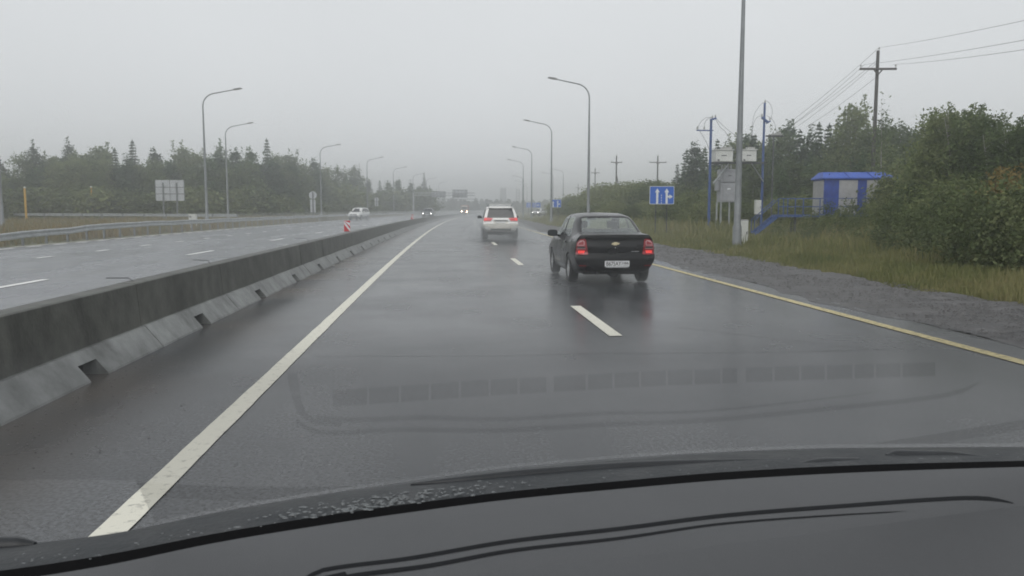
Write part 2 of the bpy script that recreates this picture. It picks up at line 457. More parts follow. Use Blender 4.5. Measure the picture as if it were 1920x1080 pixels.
class MB:
    """collects shapes; build() links them as one mesh object"""
    def __init__(self):
        self.v, self.f, self.m = [], [], []
        self.mi = 0

    def add(self, vs, fs):
        o = len(self.v)
        self.v += [tuple(p) for p in vs]
        self.f += [tuple(i + o for i in f) for f in fs]
        self.m += [self.mi] * len(fs)

    def box(self, c, s, rot=None):
        x, y, z = s[0] / 2, s[1] / 2, s[2] / 2
        vs = [Vector(p) for p in ((-x, -y, -z), (x, -y, -z), (x, y, -z), (-x, y, -z), (-x, -y, z), (x, -y, z), (x, y, z), (-x, y, z))]
        if rot is not None:
            vs = [rot @ p for p in vs]
        c = Vector(c)
        self.add([p + c for p in vs], [(0, 3, 2, 1), (4, 5, 6, 7), (0, 1, 5, 4), (1, 2, 6, 5), (2, 3, 7, 6), (3, 0, 4, 7)])
        return self

    def bar(self, a, b, w, h=None, up=(0, 0, 1)):
        a, b = Vector(a), Vector(b)
        h = w if h is None else h
        d = (b - a).normalized()
        s = d.cross(Vector(up))
        if s.length < 1e-4:
            s = d.cross(Vector((0, 1, 0)))
        s.normalize()
        u = s.cross(d)
        s, u = s * w / 2, u * h / 2
        self.add([a - s - u, a + s - u, a + s + u, a - s + u, b - s - u, b + s - u, b + s + u, b - s + u],
                 [(0, 1, 2, 3), (7, 6, 5, 4), (0, 4, 5, 1), (1, 5, 6, 2), (2, 6, 7, 3), (3, 7, 4, 0)])
        return self

    def tube(self, path, rad, n=8, cap=True):
        path = [Vector(p) for p in path]
        if not hasattr(rad, '__len__'):
            rad = [rad] * len(path)
        rings = []
        prev = None
        for i, p in enumerate(path):
            d = (path[min(i + 1, len(path) - 1)] - path[max(i - 1, 0)]).normalized()
            if prev is None:
                ref = Vector((0, 0, 1)) if abs(d.z) < 0.9 else Vector((1, 0, 0))
                s = d.cross(ref).normalized()
            else:
                s = (prev - d * prev.dot(d)).normalized()
            prev = s
            u = d.cross(s)
            rings.append([p + (s * math.cos(2 * math.pi * k / n) + u * math.sin(2 * math.pi * k / n)) * rad[i] for k in range(n)])
        vs = [q for r_ in rings for q in r_]
        fs = []
        for i in range(len(path) - 1):
            for k in range(n):
                a, b = i * n + k, i * n + (k + 1) % n
                fs.append((a, a + n, b + n, b))
        if cap:
            fs.append(tuple(range(n)))
            fs.append(tuple(reversed(range((len(path) - 1) * n, len(path) * n))))
        self.add(vs, fs)
        return self

    def prism(self, poly, a, b, axis='y'):
        """polygon (p,q) extruded from a to b along axis; y: (x,z); x: (y,z); z: (x,y)"""
        def pt(p, q, t):
            return (p, t, q) if axis == 'y' else ((t, p, q) if axis == 'x' else (p, q, t))
        n = len(poly)
        vs = [pt(p, q, a) for p, q in poly] + [pt(p, q, b) for p, q in poly]
        fs = [tuple(range(n)), tuple(reversed(range(n, 2 * n)))] + [(i, i + n, (i + 1) % n + n, (i + 1) % n) for i in range(n)]
        self.add(vs, fs)
        return self

    def lathe(self, prof, n=24, axis='x', c=(0, 0, 0)):
        vs, fs = [], []
        for (r_, h) in prof:
            for k in range(n):
                a = 2 * math.pi * k / n
                if axis == 'x':
                    vs.append((c[0] + h, c[1] + r_ * math.cos(a), c[2] + r_ * math.sin(a)))
                else:
                    vs.append((c[0] + r_ * math.cos(a), c[1] + r_ * math.sin(a), c[2] + h))
        for i in range(len(prof) - 1):
            for k in range(n):
                a, b = i * n + k, i * n + (k + 1) % n
                fs.append((a, b, b + n, a + n))
        self.add(vs, fs)
        return self

    def build(self, name, m, parent=None, smooth=False, bevel=0.0, fix=True):
        me = bpy.data.meshes.new(name)
        me.from_pydata(self.v, [], self.f)
        for mm in (m if isinstance(m, (list, tuple)) else [m]):
            me.materials.append(mm)
        if isinstance(m, (list, tuple)):
            me.polygons.foreach_set('material_index', self.m)
        if fix:
            bm = bmesh.new()
            bm.from_mesh(me)
            bmesh.ops.recalc_face_normals(bm, faces=bm.faces)
            bm.to_mesh(me)
            bm.free()
        if smooth:
            me.shade_smooth()
            try:
                me.set_sharp_from_angle(angle=R(38))
            except Exception:
                pass
        o = link(bpy.data.objects.new(name, me), parent)
        if bevel:
            bv = o.modifiers.new('bevel', 'BEVEL')
            bv.width = bevel
            bv.segments = 2
            bv.limit_method = 'ANGLE'
        return o


def structure(o):
    o['kind'] = 'structure'
    return o


def fast_mesh(name, co, nper, m):
    """co: (n*nper,3) array; every nper verts form one face"""
    co = np.asarray(co, dtype=np.float32)
    nv = len(co)
    nf = nv // nper
    me = bpy.data.meshes.new(name)
    me.vertices.add(nv)
    me.vertices.foreach_set('co', co.ravel())
    me.loops.add(nv)
    me.loops.foreach_set('vertex_index', np.arange(nv, dtype=np.int32))
    me.polygons.add(nf)
    me.polygons.foreach_set('loop_start', np.arange(0, nv, nper, dtype=np.int32))
    me.polygons.foreach_set('loop_total', np.full(nf, nper, dtype=np.int32))
    me.update(calc_edges=True)
    me.materials.append(m)
    return me


def strip(name, offs, y0, y1, z, m, step=6.0, fn=rx):
    """sheet along the road between lateral offsets offs=(a,b)"""
    ys = list(np.arange(y0, y1, step)) + [y1]
    mb = MB()
    vs, fs = [], []
    for y in ys:
        vs += [(fn(offs[0], y), y, z), (fn(offs[1], y), y, z)]
    for i in range(len(ys) - 1):
        fs.append((2 * i, 2 * i + 1, 2 * i + 3, 2 * i + 2))
    mb.add(vs, fs)
    o = mb.build(name, m)
    return structure(o)


# ================================================================== THE SETTING
FAR = 700
g = MB()
g.add([(-750, -60, -0.06), (750, -60, -0.06), (750, 900, -0.06), (-750, 900, -0.06)], [(0, 1, 2, 3)])
structure(g.build('ground', M['ground']))
strip('road', (-3.35, 6.3), -25, FAR, 0.0, M['road'])
strip('opposite_road', (-17.6, -3.55), -25, FAR, -0.004, M['road2'])
# gravel shoulder with a ragged grass edge
mb = MB()
rng = random.Random(4)
ys = list(np.arange(-20, 320, 0.35))
vs, fs = [], []
for i, y in enumerate(ys):
    e = 9.15 + 0.22 * math.sin(y * 0.31) + 0.16 * math.sin(y * 1.13 + 1) + rng.uniform(-0.1, 0.1)
    for k, t in enumerate((0, 0.25, 0.5, 0.75, 1)):
        h = -0.004 + 0 * k + (0.0 if k == 0 else rng.uniform(-0.02, 0.04))
        vs.append((rx(6.05 + (0.14 * math.sin(y * .9) + rng.uniform(-.09, .09) + .12 if k == 0 else 0) + (e - 6.05) * t, y), y, 0.006 + h))
for i in range(len(ys) - 1):
    for k in range(4):
        a = i * 5 + k
        fs.append((a, a + 1, a + 6, a + 5))
mb.add(vs, fs)
structure(mb.build('gravel_shoulder', M['gravel'], smooth=False))

# loose stones on the gravel
rs_ = np.random.RandomState(12)
n = 9000
u = rs_.uniform(0, 1, n)
sy = 1 / (1 / 8.0 + (1 / 60.0 - 1 / 8.0) * u)
sx = 6.2 + 2.9 * rs_.beta(1.6, 1.2, n) + sy ** 2 / (2 * RAD)
sr = rs_.uniform(.006, .026, n) * np.clip(sy / 16, .8, 1.8)
dirs_ = np.array([(1, 0, 0), (0, 1, 0), (-1, 0, 0), (0, -1, 0), (0, 0, .7), (0, 0, -.3)], float)
tri = [(0, 1, 4), (1, 2, 4), (2, 3, 4), (3, 0, 4)]
ang = rs_.uniform(0, 6.28, n)
jit = rs_.uniform(.6, 1.4, (n, 6))
pv = dirs_[None] * jit[:, :, None] * sr[:, None, None]
ca, sa = np.cos(ang)[:, None], np.sin(ang)[:, None]
pvx = pv[:, :, 0] * ca - pv[:, :, 1] * sa + sx[:, None]
pvy = pv[:, :, 0] * sa + pv[:, :, 1] * ca + sy[:, None]
pvz = pv[:, :, 2] + .02
pa = np.stack([pvx, pvy, pvz], 2)
co = np.concatenate([pa[:, t_, :][:, None] for t_ in tri], 1).reshape(-1, 3)
M['stone'] = mat('loose_stone', (0.085, 0.081, 0.079), 0.6, var=.7, scale=9, space='World')
tag(link(bpy.data.objects.new('gravel_stones', fast_mesh('gravel_stones', co, 3, M['stone']))), 'loose wet stones scattered over the gravel shoulder', None, None, 'stuff')

# markings
def ragged_line(name, o0, o1, z, m):
    ys = list(np.arange(-5, 45, .11)) + list(np.arange(45, 480, 4))
    vs = []
    a_ = b_ = 0
    for y in ys:
        k = 1 if y < 45 else 0
        a_ = a_ * .7 + rng.uniform(-.0025, .0025) * k
        b_ = b_ * .7 + rng.uniform(-.0025, .0025) * k
        vs += [(rx(o0 + a_, y), y, z), (rx(o1 + b_, y), y, z)]
    mb = MB()
    mb.add(vs, [(2 * i, 2 * i + 1, 2 * i + 3, 2 * i + 2) for i in range(len(ys) - 1)])
    return structure(mb.build(name, m))


ragged_line('edge_line', -1.635, -1.48, 0.006, M['white_line'])
ragged_line('yellow_edge_line', 5.585, 5.745, 0.008, M['yellow_line'])
mb = MB()
for k in range(-1, 34):
    y0 = 9.15 + 12.1 * k
    vs = [(rx(1.95, y0), y0, 0.006), (rx(2.11, y0), y0, 0.006), (rx(2.11, y0 + 2.95), y0 + 2.95, 0.006), (rx(1.95, y0 + 2.95), y0 + 2.95, 0.006)]
    mb.add(vs, [(0, 1, 2, 3)])
structure(mb.build('lane_markings', M['white_line']))
mb = MB()
for off, w, per, ln, ph in ((-8.6, .17, 12.1, 2.8, 27.1), (-12.7, .17, 4.15, 1.0, 25.7), (-16.9, .2, 2.1, 1.1, 33.4)):
    y = ph - per * 9
    while y < 330:
        if y > 2:
            mb.add([(rx(off - w / 2, y), y, 0.003), (rx(off + w / 2, y), y, 0.003), (rx(off + w / 2, y + ln), y + ln, 0.003), (rx(off - w / 2, y + ln), y + ln, 0.003)], [(0, 1, 2, 3)])
        y += per
structure(mb.build('opposite_lane_markings', M['white_line_far']))
strip('opposite_edge_line', (-17.45, -17.3), 33, 300, 0.003, M['white_line'], 5)
# grit washed along the barrier foot
rs_ = np.random.RandomState(31)
n = 420
sy = 1 / (1 / 4.5 + (1 / 40.0 - 1 / 4.5) * rs_.uniform(0, 1, n))
sx = -3.0 + 1.5 * rs_.beta(.8, 2.5, n) + sy ** 2 / (2 * RAD)
sr = rs_.uniform(.004, .012, n) * np.clip(sy / 12, .8, 1.6)
pv = dirs_[None] * rs_.uniform(.6, 1.4, (n, 6))[:, :, None] * sr[:, None, None]
pa = pv + np.stack([sx, sy, np.full(n, .004)], 1)[:, None, :]
co = np.concatenate([pa[:, t_, :][:, None] for t_ in tri], 1).reshape(-1, 3)
tag(link(bpy.data.objects.new('road_grit', fast_mesh('road_grit', co, 3, M['stone']))), 'dark grit lying on the road along the barrier foot', None, None, 'stuff')
# cracks and patches in the asphalt
mb = MB()


def crack(pts, w):
    vs, fs = [], []
    for i, (x, y) in enumerate(pts):
        vs += [(x, y - w / 2 * rng.uniform(.3, 1.2), 0.004), (x, y + w / 2 * rng.uniform(.3, 1.2), 0.004)]
    for i in range(len(pts) - 1):
        fs.append((2 * i, 2 * i + 2, 2 * i + 3, 2 * i + 1))
    mb.add(vs, fs)


yy = 8.12
pts = []
for k in range(110):
    yy += rng.uniform(-0.016, 0.016)
    pts.append((-1.3 + k * 0.06, yy - 0.02 * k / 110))
crack(pts, 0.009)
yy = 19.2
pts = []
for k in range(60):
    yy += rng.uniform(-0.03, 0.03)
    pts.append((-1.2 + k * 0.055, yy))
crack(pts, 0.03)
yy = 9.9
pts = []
for k in range(40):
    yy -= rng.uniform(0.02, 0.075)
    pts.append((2.9 + k * 0.045, yy))
crack(pts, 0.012)
structure(mb.build('road_cracks', M['crack']))

# ================================================================== CONCRETE BARRIER
BL = 3.2          # block length
ORD = ['nearest', 'second nearest', 'third nearest', 'fourth nearest', 'fifth nearest', 'sixth nearest']


def barrier_block(j):
    """one block with its sloping foot cut by a drain notch; built straight, placed along the curve"""
    root = thing('barrier_block', 'x', 'barrier block')
    L = BL - 0.015
    # cross-section facing +x; foot front at x=.26, back symmetrical
    up = [(0.035, 0.24), (-0.0, 0.695), (-0.02, 0.705), (-0.20, 0.705), (-0.22, 0.695), (-0.255, 0.24)]
    mb = MB()
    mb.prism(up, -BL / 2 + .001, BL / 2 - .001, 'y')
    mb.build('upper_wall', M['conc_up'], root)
    foot = [(0.26, 0.0), (0.252, 0.02), (0.075, 0.24), (-0.295, 0.24), (-0.472, 0.02), (-0.48, 0.0)]
    mb = MB()
    n0, n1 = -0.18, 0.18
    mb.prism(foot, -L / 2, n0, 'y')
    mb.prism(foot, n1, L / 2, 'y')
    hz = 0.145
    lint = [(0.1514, hz), (0.075, 0.24), (-0.295, 0.24), (-0.3714, hz)]
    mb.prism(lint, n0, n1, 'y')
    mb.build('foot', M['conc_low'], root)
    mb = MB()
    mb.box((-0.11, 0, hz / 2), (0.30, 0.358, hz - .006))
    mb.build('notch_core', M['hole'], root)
    return root


blk = None
kk = 0
y = 7.25 - 4 * BL
while y < 330:
    if y < -4:
        y += BL
        continue
    if blk is None:
        blk = barrier_block(0)
        o = blk
    else:
        o = copy_tree(blk)
    o.location = (rx(-3.33, y), y, 0)
    o.location.x += rng.uniform(-.004, .004)
    o.location.z = rng.uniform(-.003, .0)
    o.scale = (1, 1, max(.78, 1 - max(0, y - 55) * .0028))      # the barrier gets lower towards the bend
    o.rotation_euler = (0, 0, heading(y) + rng.uniform(-.0015, .0015))
    o['group'] = 'concrete blocks of the median barrier'
    vis = int(round((y - 7.25) / BL))
    if 0 <= vis < 6:
        o['label'] = '%s fully visible concrete block of the median barrier with a drain notch' % ORD[vis]
    else:
        o['label'] = 'grey concrete block in the long curving median barrier row' if vis >= 0 else 'dark concrete median barrier block beside the dashboard'
    y += BL

# bent lifting loops of wire on top of the barrier
for i, (pa, lab) in enumerate([([(388, 487), (415, 488), (421, 494)], 'bent wire loop on the barrier top, middle one of three'),
                               ([(224, 521), (265, 521), (276, 527)], 'bent thin wire lying along the barrier top at the near end'),
                               ([(580, 447), (602, 447), (607, 452)], 'short bent wire on the barrier top just before the larger striped marker')]):
    y0 = G(pa[-1][0], pa[-1][1], 0.705).y
    pts = [P(px, py, y0 + 0.05 * (2 - k)) for k, (px, py) in enumerate(pa)]
    bx = rx(-3.45, y0)
    base = Vector((bx, y0, 0.70))
    sh = base - pts[-1]
    pts = [p + Vector((sh.x, 0, 0)) for p in pts]
    pts[-1].z = 0.70
    t = thing('wire_loop', lab, 'wire', base, 0, 'wire loops on the barrier')
    m_ = MB()
    m_.tube([p - base for p in pts], 0.0055, 5)
    m_.build('bent_wire', M['dark_steel'], t)

# red and white striped markers standing on the barrier
for i, (px, py, w, h, lab) in enumerate([(651, 434.5, .22, .40, 'larger red and white striped marker plate standing on the barrier'),
                                         (778.5, 409.3, .22, .40, 'smaller distant red and white striped marker plate on the barrier by the dark car')]):
    y0 = G(px, py, .705).y if i == 0 else 66.0
    t = thing('striped_marker', lab, 'marker', (G(px, py, .705).x if i == 0 else rx(-3.36, y0), y0, 0.705 if i == 0 else .685), 0.08, 'striped markers on the barrier')
    mb = MB()
    mb.box((0, 0, h / 2), (w, .012, h))
    mb.build('plate', M['sign_red'], t)
    mb = MB()
    # diagonal white stripes clipped to the plate
    for c0 in (-0.02, 0.20, 0.42):
        poly = []
        sl = 1.35
        a0, a1 = c0, c0 + 0.115
        raw = [(-w / 2 + .004, a0 + w * sl), (w / 2 - .004, a0), (w / 2 - .004, a1), (-w / 2 + .004, a1 + w * sl)]
        raw = [(x, min(max(z, .005), h - .005)) for x, z in raw]
        mb.prism(raw, -.0095, -.0065, 'y')
    mb.build('stripes', M['sign_white'], t)
    mb = MB()
    mb.box((0, .025, 0.09), (.05, .03, .17))
    mb.box((0, .02, 0.008), (.16, .1, .014))
    mb.build('bracket', M['dark_steel'], t)

# ================================================================== GUARD RAILS
def sweep(mb, path, prof):
    """profile of (outward, up) points swept along a path; outward = to the right of travel"""
    n = len(prof)
    vs, fs = [], []
    for i, p in enumerate(path):
        a, b = Vector(path[max(i - 1, 0)]), Vector(path[min(i + 1, len(path) - 1)])
        d = (b - a); d.z = 0; d.normalize()
        s = Vector((d.y, -d.x, 0))
        vs += [Vector(p) + s * q[0] + Vector((0, 0, q[1])) for q in prof]
    for i in range(len(path) - 1):
        for k in range(n - 1):
            a = i * n + k
            fs.append((a, a + 1, a + 1 + n, a + n))
    mb.add(vs, fs)


WB = [(0.0, 0.0), (0.05, -0.03), (0.05, -0.085), (0.0, -0.13), (0.0, -0.18), (0.05, -0.225), (0.05, -0.28), (0.0, -0.31),
      (-0.006, -0.305), (0.042, -0.275), (0.042, -0.23), (-0.008, -0.185), (-0.008, -0.125), (0.042, -0.08), (0.042, -0.035), (-0.008, 0.0), (0, 0)]


def guard_rail(label, path, posts, group, zg=-0.05):
    """path of (x,y,z of the rail's top); posts: parameter steps"""
    t = thing('guard_rail', label, 'guard rail', (path[0][0], path[0][1], zg), 0, group)
    o0 = Vector(t.location)
    mb = MB()
    sweep(mb, [Vector(p) - o0 for p in path], WB)
    mb.build('rail', M['zinc'], t, fix=True)
    # reflector studs and laps of the beams
    pm = None
    for i in range(0, len(path), posts):
        p = Vector(path[i]) - o0
        if pm is None:
            mb = MB()
            mb.box((0, 0, 0.0), (.07, .11, .96))
            mb.box((0.045, 0, 0.32), (.09, .1, .2))
            pm = mb.build('post', M['zinc_dark'], t)
            q = pm
        else:
            q = pm.copy()
            link(q, t)
        q.location = p + Vector((-.1, 0, -0.475))
    return t


path = []
y = 24.0
while y < 150:
    z = 0.5 if y < 33 else (0.5 + (y - 33) / 13 * 0.28 if y < 46 else 0.79)
    wob = 0.02 * math.sin(y * 0.9) + (0.03 if 41 < y < 44 else 0)
    path.append((rx(-18.3, y), y, z + wob))
    y += 2.0
guard_rail('long steel guard rail beside the opposite road, bending down to a lower near end', path, 1, 'guard rails left of the road')
path = [(rx(-18.5, y), y, 0.72) for y in np.arange(150.5, 235, 3.0)]
guard_rail('thin distant guard rail behind the white oncoming car', path, 1, 'guard rails left of the road')
path = []
for k in range(37):
    t_ = k / 36
    y = 122 - 34 * t_
    x = -78 + 56 * t_
    path.append((x, y, 1.02))
guard_rail('guard rail of the slip road at the forest edge, behind the tall straw grass', path, 2, 'guard rails left of the road')


# ================================================================== STREET LAMPS
def make_lamp():
    t = thing('street_lamp', 'x', 'street lamp')
    H = 11.1
    path, rad = [], []
    for z in (0, .9, 1.0, 3, 6, 9, H - .9):
        path.append((0, 0, z)); rad.append(0.14 - 0.09 * z / H if z > .95 else .165)
    for k in range(1, 7):
        a = R(78) * k / 6
        path.append((1.1 * (1 - math.cos(a)), 0, H - .9 + 1.1 * math.sin(a))); rad.append(.05)
    ex, ez = path[-1][0], path[-1][2]
    path.append((ex + 1.75, 0, ez + .34)); rad.append(.04)
    mb = MB()
    mb.tube(path, rad, 10)
    mb.box((0, 0, .012), (.36, .36, .024))
    mb.build('pole', M['pole_grey'], t, smooth=True)
    mb = MB()
    hx, hz = ex + 1.70, ez + .34
    rot = Matrix.Rotation(-R(9), 3, 'Y')
    prof = [(-.05, .05), (.12, .085), (.55, .075), (.72, .03), (.72, -.02), (.1, -.06), (-.05, -.04)]
    vs = []
    for sy in (-1, 1):
        vs += [rot @ Vector((p, sy * .13 * (1 if 0 < i < 5 else .6), q)) + Vector((hx, 0, hz)) for i, (p, q) in enumerate(prof)]
    n = len(prof)
    mb.add(vs, [tuple(range(n)), tuple(reversed(range(n, 2 * n)))] + [(i, (i + 1) % n, (i + 1) % n + n, i + n) for i in range(n)])
    h = mb.build('lamp_head', M['lamp_head'], t, bevel=.015)
    mb = MB()
    mb.add([rot @ Vector(p) + Vector((hx, 0, hz)) for p in ((.2, -.1, -.066), (.66, -.1, -.034), (.66, .1, -.034), (.2, .1, -.066))], [(0, 1, 2, 3)])
    mb.build('lens', M['lens'], h)
    return t


lamp0 = None
LAMPS = []      # (pixel of the pole near its top, distance, arm side, label)
GR, GL = 'street lamps right of the road', 'street lamps left of the road'
for px, py, Y, side, lab, grp in (
        (1381, 470, 28.9, -1, 'nearest thick street lamp pole running out of the top of the view', GR),
        (1104, 300, 62, -1, 'tallest fully visible street lamp on the right, rising behind the black sedan', GR),
        (1034, 340, 91, -1, 'street lamp rising behind the blue lane sign of the second pair', GR),
        (997, 340, 129, -1, 'street lamp in front of the wide pair of blue signs, third of the row', GR),
        (981, 350, 162, -1, 'faint street lamp just beyond the third of the right row', GR),
        (980, 360, 238, -1, 'very faint distant street lamp, low in the right row', GR),
        (982, 365, 278, -1, 'second last of the faint lamps receding along the right side', GR),
        (988, 370, 318, -1, 'last and faintest lamp of the right row', GR),
        (1056, 360, 197, -1, 'distant street lamp on the side road, over the bushes', GR),
        (1037, 360, 216, -1, 'distant street lamp on the side road, beside the blue lane sign', GR),
        (3, 400, 60, 1, 'street lamp cut by the left picture edge with only its head leaning in', GL),
        (386, 350, 69.7, 1, 'tallest street lamp on the left, beside the white box and bare sign back', GL),
        (426, 350, 96.5, 1, 'shorter lamp close behind the tallest one on the left', GL),
        (602, 370, 127, 1, 'street lamp beside the round sign back on the left', GL),
        (689, 370, 157, 1, 'street lamp above the white oncoming car', GL),
        (738, 370, 192, 1, 'faint street lamp between the white oncoming car and the gantry', GL),
        (774.5, 370, 226, 1, 'faint street lamp next to the gantry post', GL),
        (800, 370, 256, 1, 'very faint lamp head above the overhead gantry', GL),
        (823, 372, 292, 1, 'faintest lamp behind the gantry boards', GL)):
    p = P(px, py, Y)
    if lamp0 is None:
        lamp0 = make_lamp()
        o = lamp0
    else:
        o = copy_tree(lamp0)
    o.location = (p.x, Y, -0.05)
    o.rotation_euler = (0, 0, 0 if side > 0 else math.pi)
    if px == 3:
        o.rotation_euler.z = R(-66)     # its arm reaches out over the slip road
    o['label'], o['group'] = lab, grp

# ================================================================== SIGNS
def rrect(w, h, r_, n=4):
    pts = []
    for cx, cz, a0 in ((w / 2 - r_, h / 2 - r_, 0), (-w / 2 + r_, h / 2 - r_, 90), (-w / 2 + r_, -h / 2 + r_, 180), (w / 2 - r_, -h / 2 + r_, 270)):
        for k in range(n + 1):
            a = R(a0 + 90 * k / n)
            pts.append((cx + r_ * math.cos(a), cz + r_ * math.sin(a)))
    return pts


def sign_posts(t, xs, top, r_=0.03, y=0.045, m='dark_steel'):
    for x in xs:
        mb = MB()
        mb.tube([(x, y, -.05), (x, y, top)], r_, 8)
        mb.build('post', M[m], t, smooth=True)


def blue_face(t, w, h, zc, glyphs):
    mb = MB()
    mb.prism([(x, z + zc) for x, z in rrect(w, h, .06)], -.004, .018, 'y')
    bd = mb.build('board', M['sign_white'], t)
    mb = MB()
    mb.prism([(x, z + zc) for x, z in rrect(w - .05, h - .05, .045)], -.0075, -.0055, 'y')
    mb.build('blue_field', M['sign_blue'], bd)
    for nm, polys in glyphs:
        mb = MB()
        for pl in polys:
            mb.prism([(x, z + zc) for x, z in pl], -.0115, -.0085, 'y')
        mb.build(nm, M['sign_white'], bd)


def up_arrow(x, z0, z1, sw=.12, hw=.27, hh=.22):
    return [(x - sw / 2, z0), (x + sw / 2, z0), (x + sw / 2, z1 - hh), (x + hw / 2, z1 - hh), (x, z1), (x - hw / 2, z1 - hh), (x - sw / 2, z1 - hh)]


def right_arrow(x0, x1, z, sw=.11, hw=.26, hh=.2):
    return [(x0, z - sw / 2), (x1 - hh, z - sw / 2), (x1 - hh, z - hw / 2), (x1, z), (x1 - hh, z + hw / 2), (x1 - hh, z + sw / 2), (x0, z + sw / 2)]


dashes = [[(-.03 - .012, -.47 + .14 * k), (-.03 + .025, -.47 + .14 * k), (-.03 + .025, -.47 + .14 * k + .085), (-.03 - .012, -.47 + .14 * k + .085)] for k in range(4)]
# nearest lane sign
Y = 43.5
c = P(1241, 366, Y)
w, h = 1.38, 1.0
t = thing('lane_sign', 'nearest blue lane sign with two white arrows, one branching right, standing in grass', 'road sign', (c.x, Y, -0.05), R(-3), 'blue lane signs')
blue_face(t, w, h, c.z + .05, [('straight_arrow', [up_arrow(-.26, -.47, .38)]),
                               ('branching_arrow', [up_arrow(.27, -.47, .38), right_arrow(.325, .62, -.08)]),
                               ('lane_dashes', dashes)])
sign_posts(t, (-.33, .3), c.z + .45)
# second lane sign, partly behind the lamp pole
Y = 101
c = P(1043, 381.5, Y)
t = thing('lane_sign', 'second blue lane sign with white arrows, half covered by a lamp pole', 'road sign', (c.x, Y, -0.05), R(-4), 'blue lane signs')
blue_face(t, 1.25, 1.0, c.z + .05, [('straight_arrow', [up_arrow(-.4, -.47, .3)]),
                                    ('branching_arrow', [up_arrow(.18, -.47, .38), right_arrow(.235, .52, -.08)])])
sign_posts(t, (-.45, .25), c.z + .45, .035)
# far pair of blue direction boards
for px0, px1, Y, lab, gl in ((987, 1000, 190, 'distant blue direction board with white text rows, left one of the wide pair',
                              [('text_rows', [[(-.55, .33 - .26 * k), (.5, .33 - .26 * k), (.5, .42 - .26 * k), (-.55, .42 - .26 * k)] for k in range(4)])]),
                             (1000.2, 1013.5, 190.3, 'distant blue direction board with a white right-pointing arrow',
                              [('text_rows', [[(-.6, .36 - .26 * k), (-.2, .36 - .26 * k), (-.2, .46 - .26 * k), (-.6, .46 - .26 * k)] for k in range(4)]),
                               ('right_arrow', [right_arrow(-.08, .62, -.02, .2, .42, .34)])])):
    c = P((px0 + px1) / 2, 384.5, Y)
    w = (P(px1, 384, Y) - P(px0, 384, Y)).x
    t = thing('direction_sign', lab, 'road sign', (c.x, Y, -0.05), R(-4), 'far blue direction boards')
    blue_face(t, w, 1.2, c.z + .05, gl)
    sign_posts(t, (-.3 if px0 < 1000 else .35,), c.z + .4, .045)

# back of the big board on the left
Y = 98.0
c = P(318.5, 357, Y)
w, h = 3.3, 2.45
t = thing('board_sign', 'bare grey back of a large board sign on two dark posts in the straw grass', 'road sign', (c.x, Y, -0.05), R(4), None)
zc = c.z + .05
mb = MB()
mb.box((0, 0.02, zc), (w, .03, h))
bd = mb.build('board', M['sign_back'], t)
mb = MB()
for dz in (-.5, .45):
    mb.box((0, -.012, zc + dz * .82), (w - .02, .025, .09))
for dx in (-w / 2 + .03, 0, w / 2 - .03):
    mb.box((dx, -.012, zc), (.05, .022, h))
mb.build('frame', M['zinc_dark'], bd)
for x in (-.75, .78):
    mb = MB()
    mb.box((x, -.085, (zc + h / 2 - .3) / 2), (.15, .11, zc + h / 2 - .3))
    mb.build('post', M['zinc_dark'], t)

# backs of two round signs with a plate beneath
for px, py, r_, Y, lab in ((586.5, 366, .52, 108, 'larger round sign back with a narrow plate below it by the guard rail'),
                           (706, 374, .44, 166, 'smaller faint back of a round sign over the slip road grass')):
    c = P(px, py, Y)
    zc = c.z + .05
    t = thing('round_sign', lab, 'road sign', (c.x, Y, -0.05), R(3), 'backs of round road signs')
    mb = MB()
    n = 28
    mb.prism([(r_ * math.cos(2 * math.pi * k / n), zc + r_ * math.sin(2 * math.pi * k / n)) for k in range(n)], 0, .025, 'y')
    mb.build('disc', M['sign_back'], t)
    mb = MB()
    mb.box((-.02, .012, zc - r_ - (.9 if Y < 120 else .5)), (.7, .024, 1.7 if Y < 120 else .9))
    mb.build('lower_plate', M['sign_back'], t)
    mb = MB()
    mb.tube([(.0, -.05, 0), (.0, -.05, zc + r_ * .8)], .055, 8)
    mb.build('post', M['dark_steel'], t)

# overhead gantries
def gantry(px0, px1, py_top, py_bot, Y, label, boards):
    a, b = P(px0, py_top, Y), P(px1, py_top, Y)
    zb = P(px0, py_bot, Y).z
    t = thing('sign_gantry', label, 'gantry', (a.x, Y, -.05), 0, 'overhead sign gantries')
    L = b.x - a.x
    z1, z0 = a.z + .05, zb + .05
    mb = MB()
    mb.box((0, 0, z1 / 2), (.4, .4, z1))
    mb.build('post', M['zinc'], t)
    mb = MB()
    for yy_ in ((-.5, .5) if z1 - z0 > .4 else (0,)):
        for z in ({z0, z1}):
            mb.box((L / 2, yy_, z), (L, .16, .16))
    if z1 - z0 > .4:
        n = max(4, int(L / 2))
        for k in range(n):
            x0, x1 = L * k / n, L * (k + 1) / n
            mb.bar((x0, -.5, z0), (x1, -.5, z1), .06)
            mb.bar((x1, .5, z0), (x0, .5, z1), .06)
            mb.bar((x1, -.5, z0), (x1, -.5, z1), .07)
    mb.build('truss', M['zinc'], t)
    for (q0, q1, r0, r1) in boards:
        pa, pb = P(q0, r0, Y), P(q1, r1, Y)
        mb = MB()
        w, h = pb.x - pa.x, pa.z - pb.z
        cx, cz = (pa.x + pb.x) / 2 - a.x, (pa.z + pb.z) / 2 + .05
        mb.box((cx, .75, cz), (w, .06, h))
        bd = mb.build('sign_board', M['sign_back'], t)
        mb = MB()
        for k in range(4):
            mb.box((cx - w / 2 + w * (k + .5) / 4, .68, cz), (.12, .08, h + .1))
        mb.box((cx, .68, cz + h / 2), (w, .1, .12))
        mb.build('board_frame', M['zinc_dark'], bd)


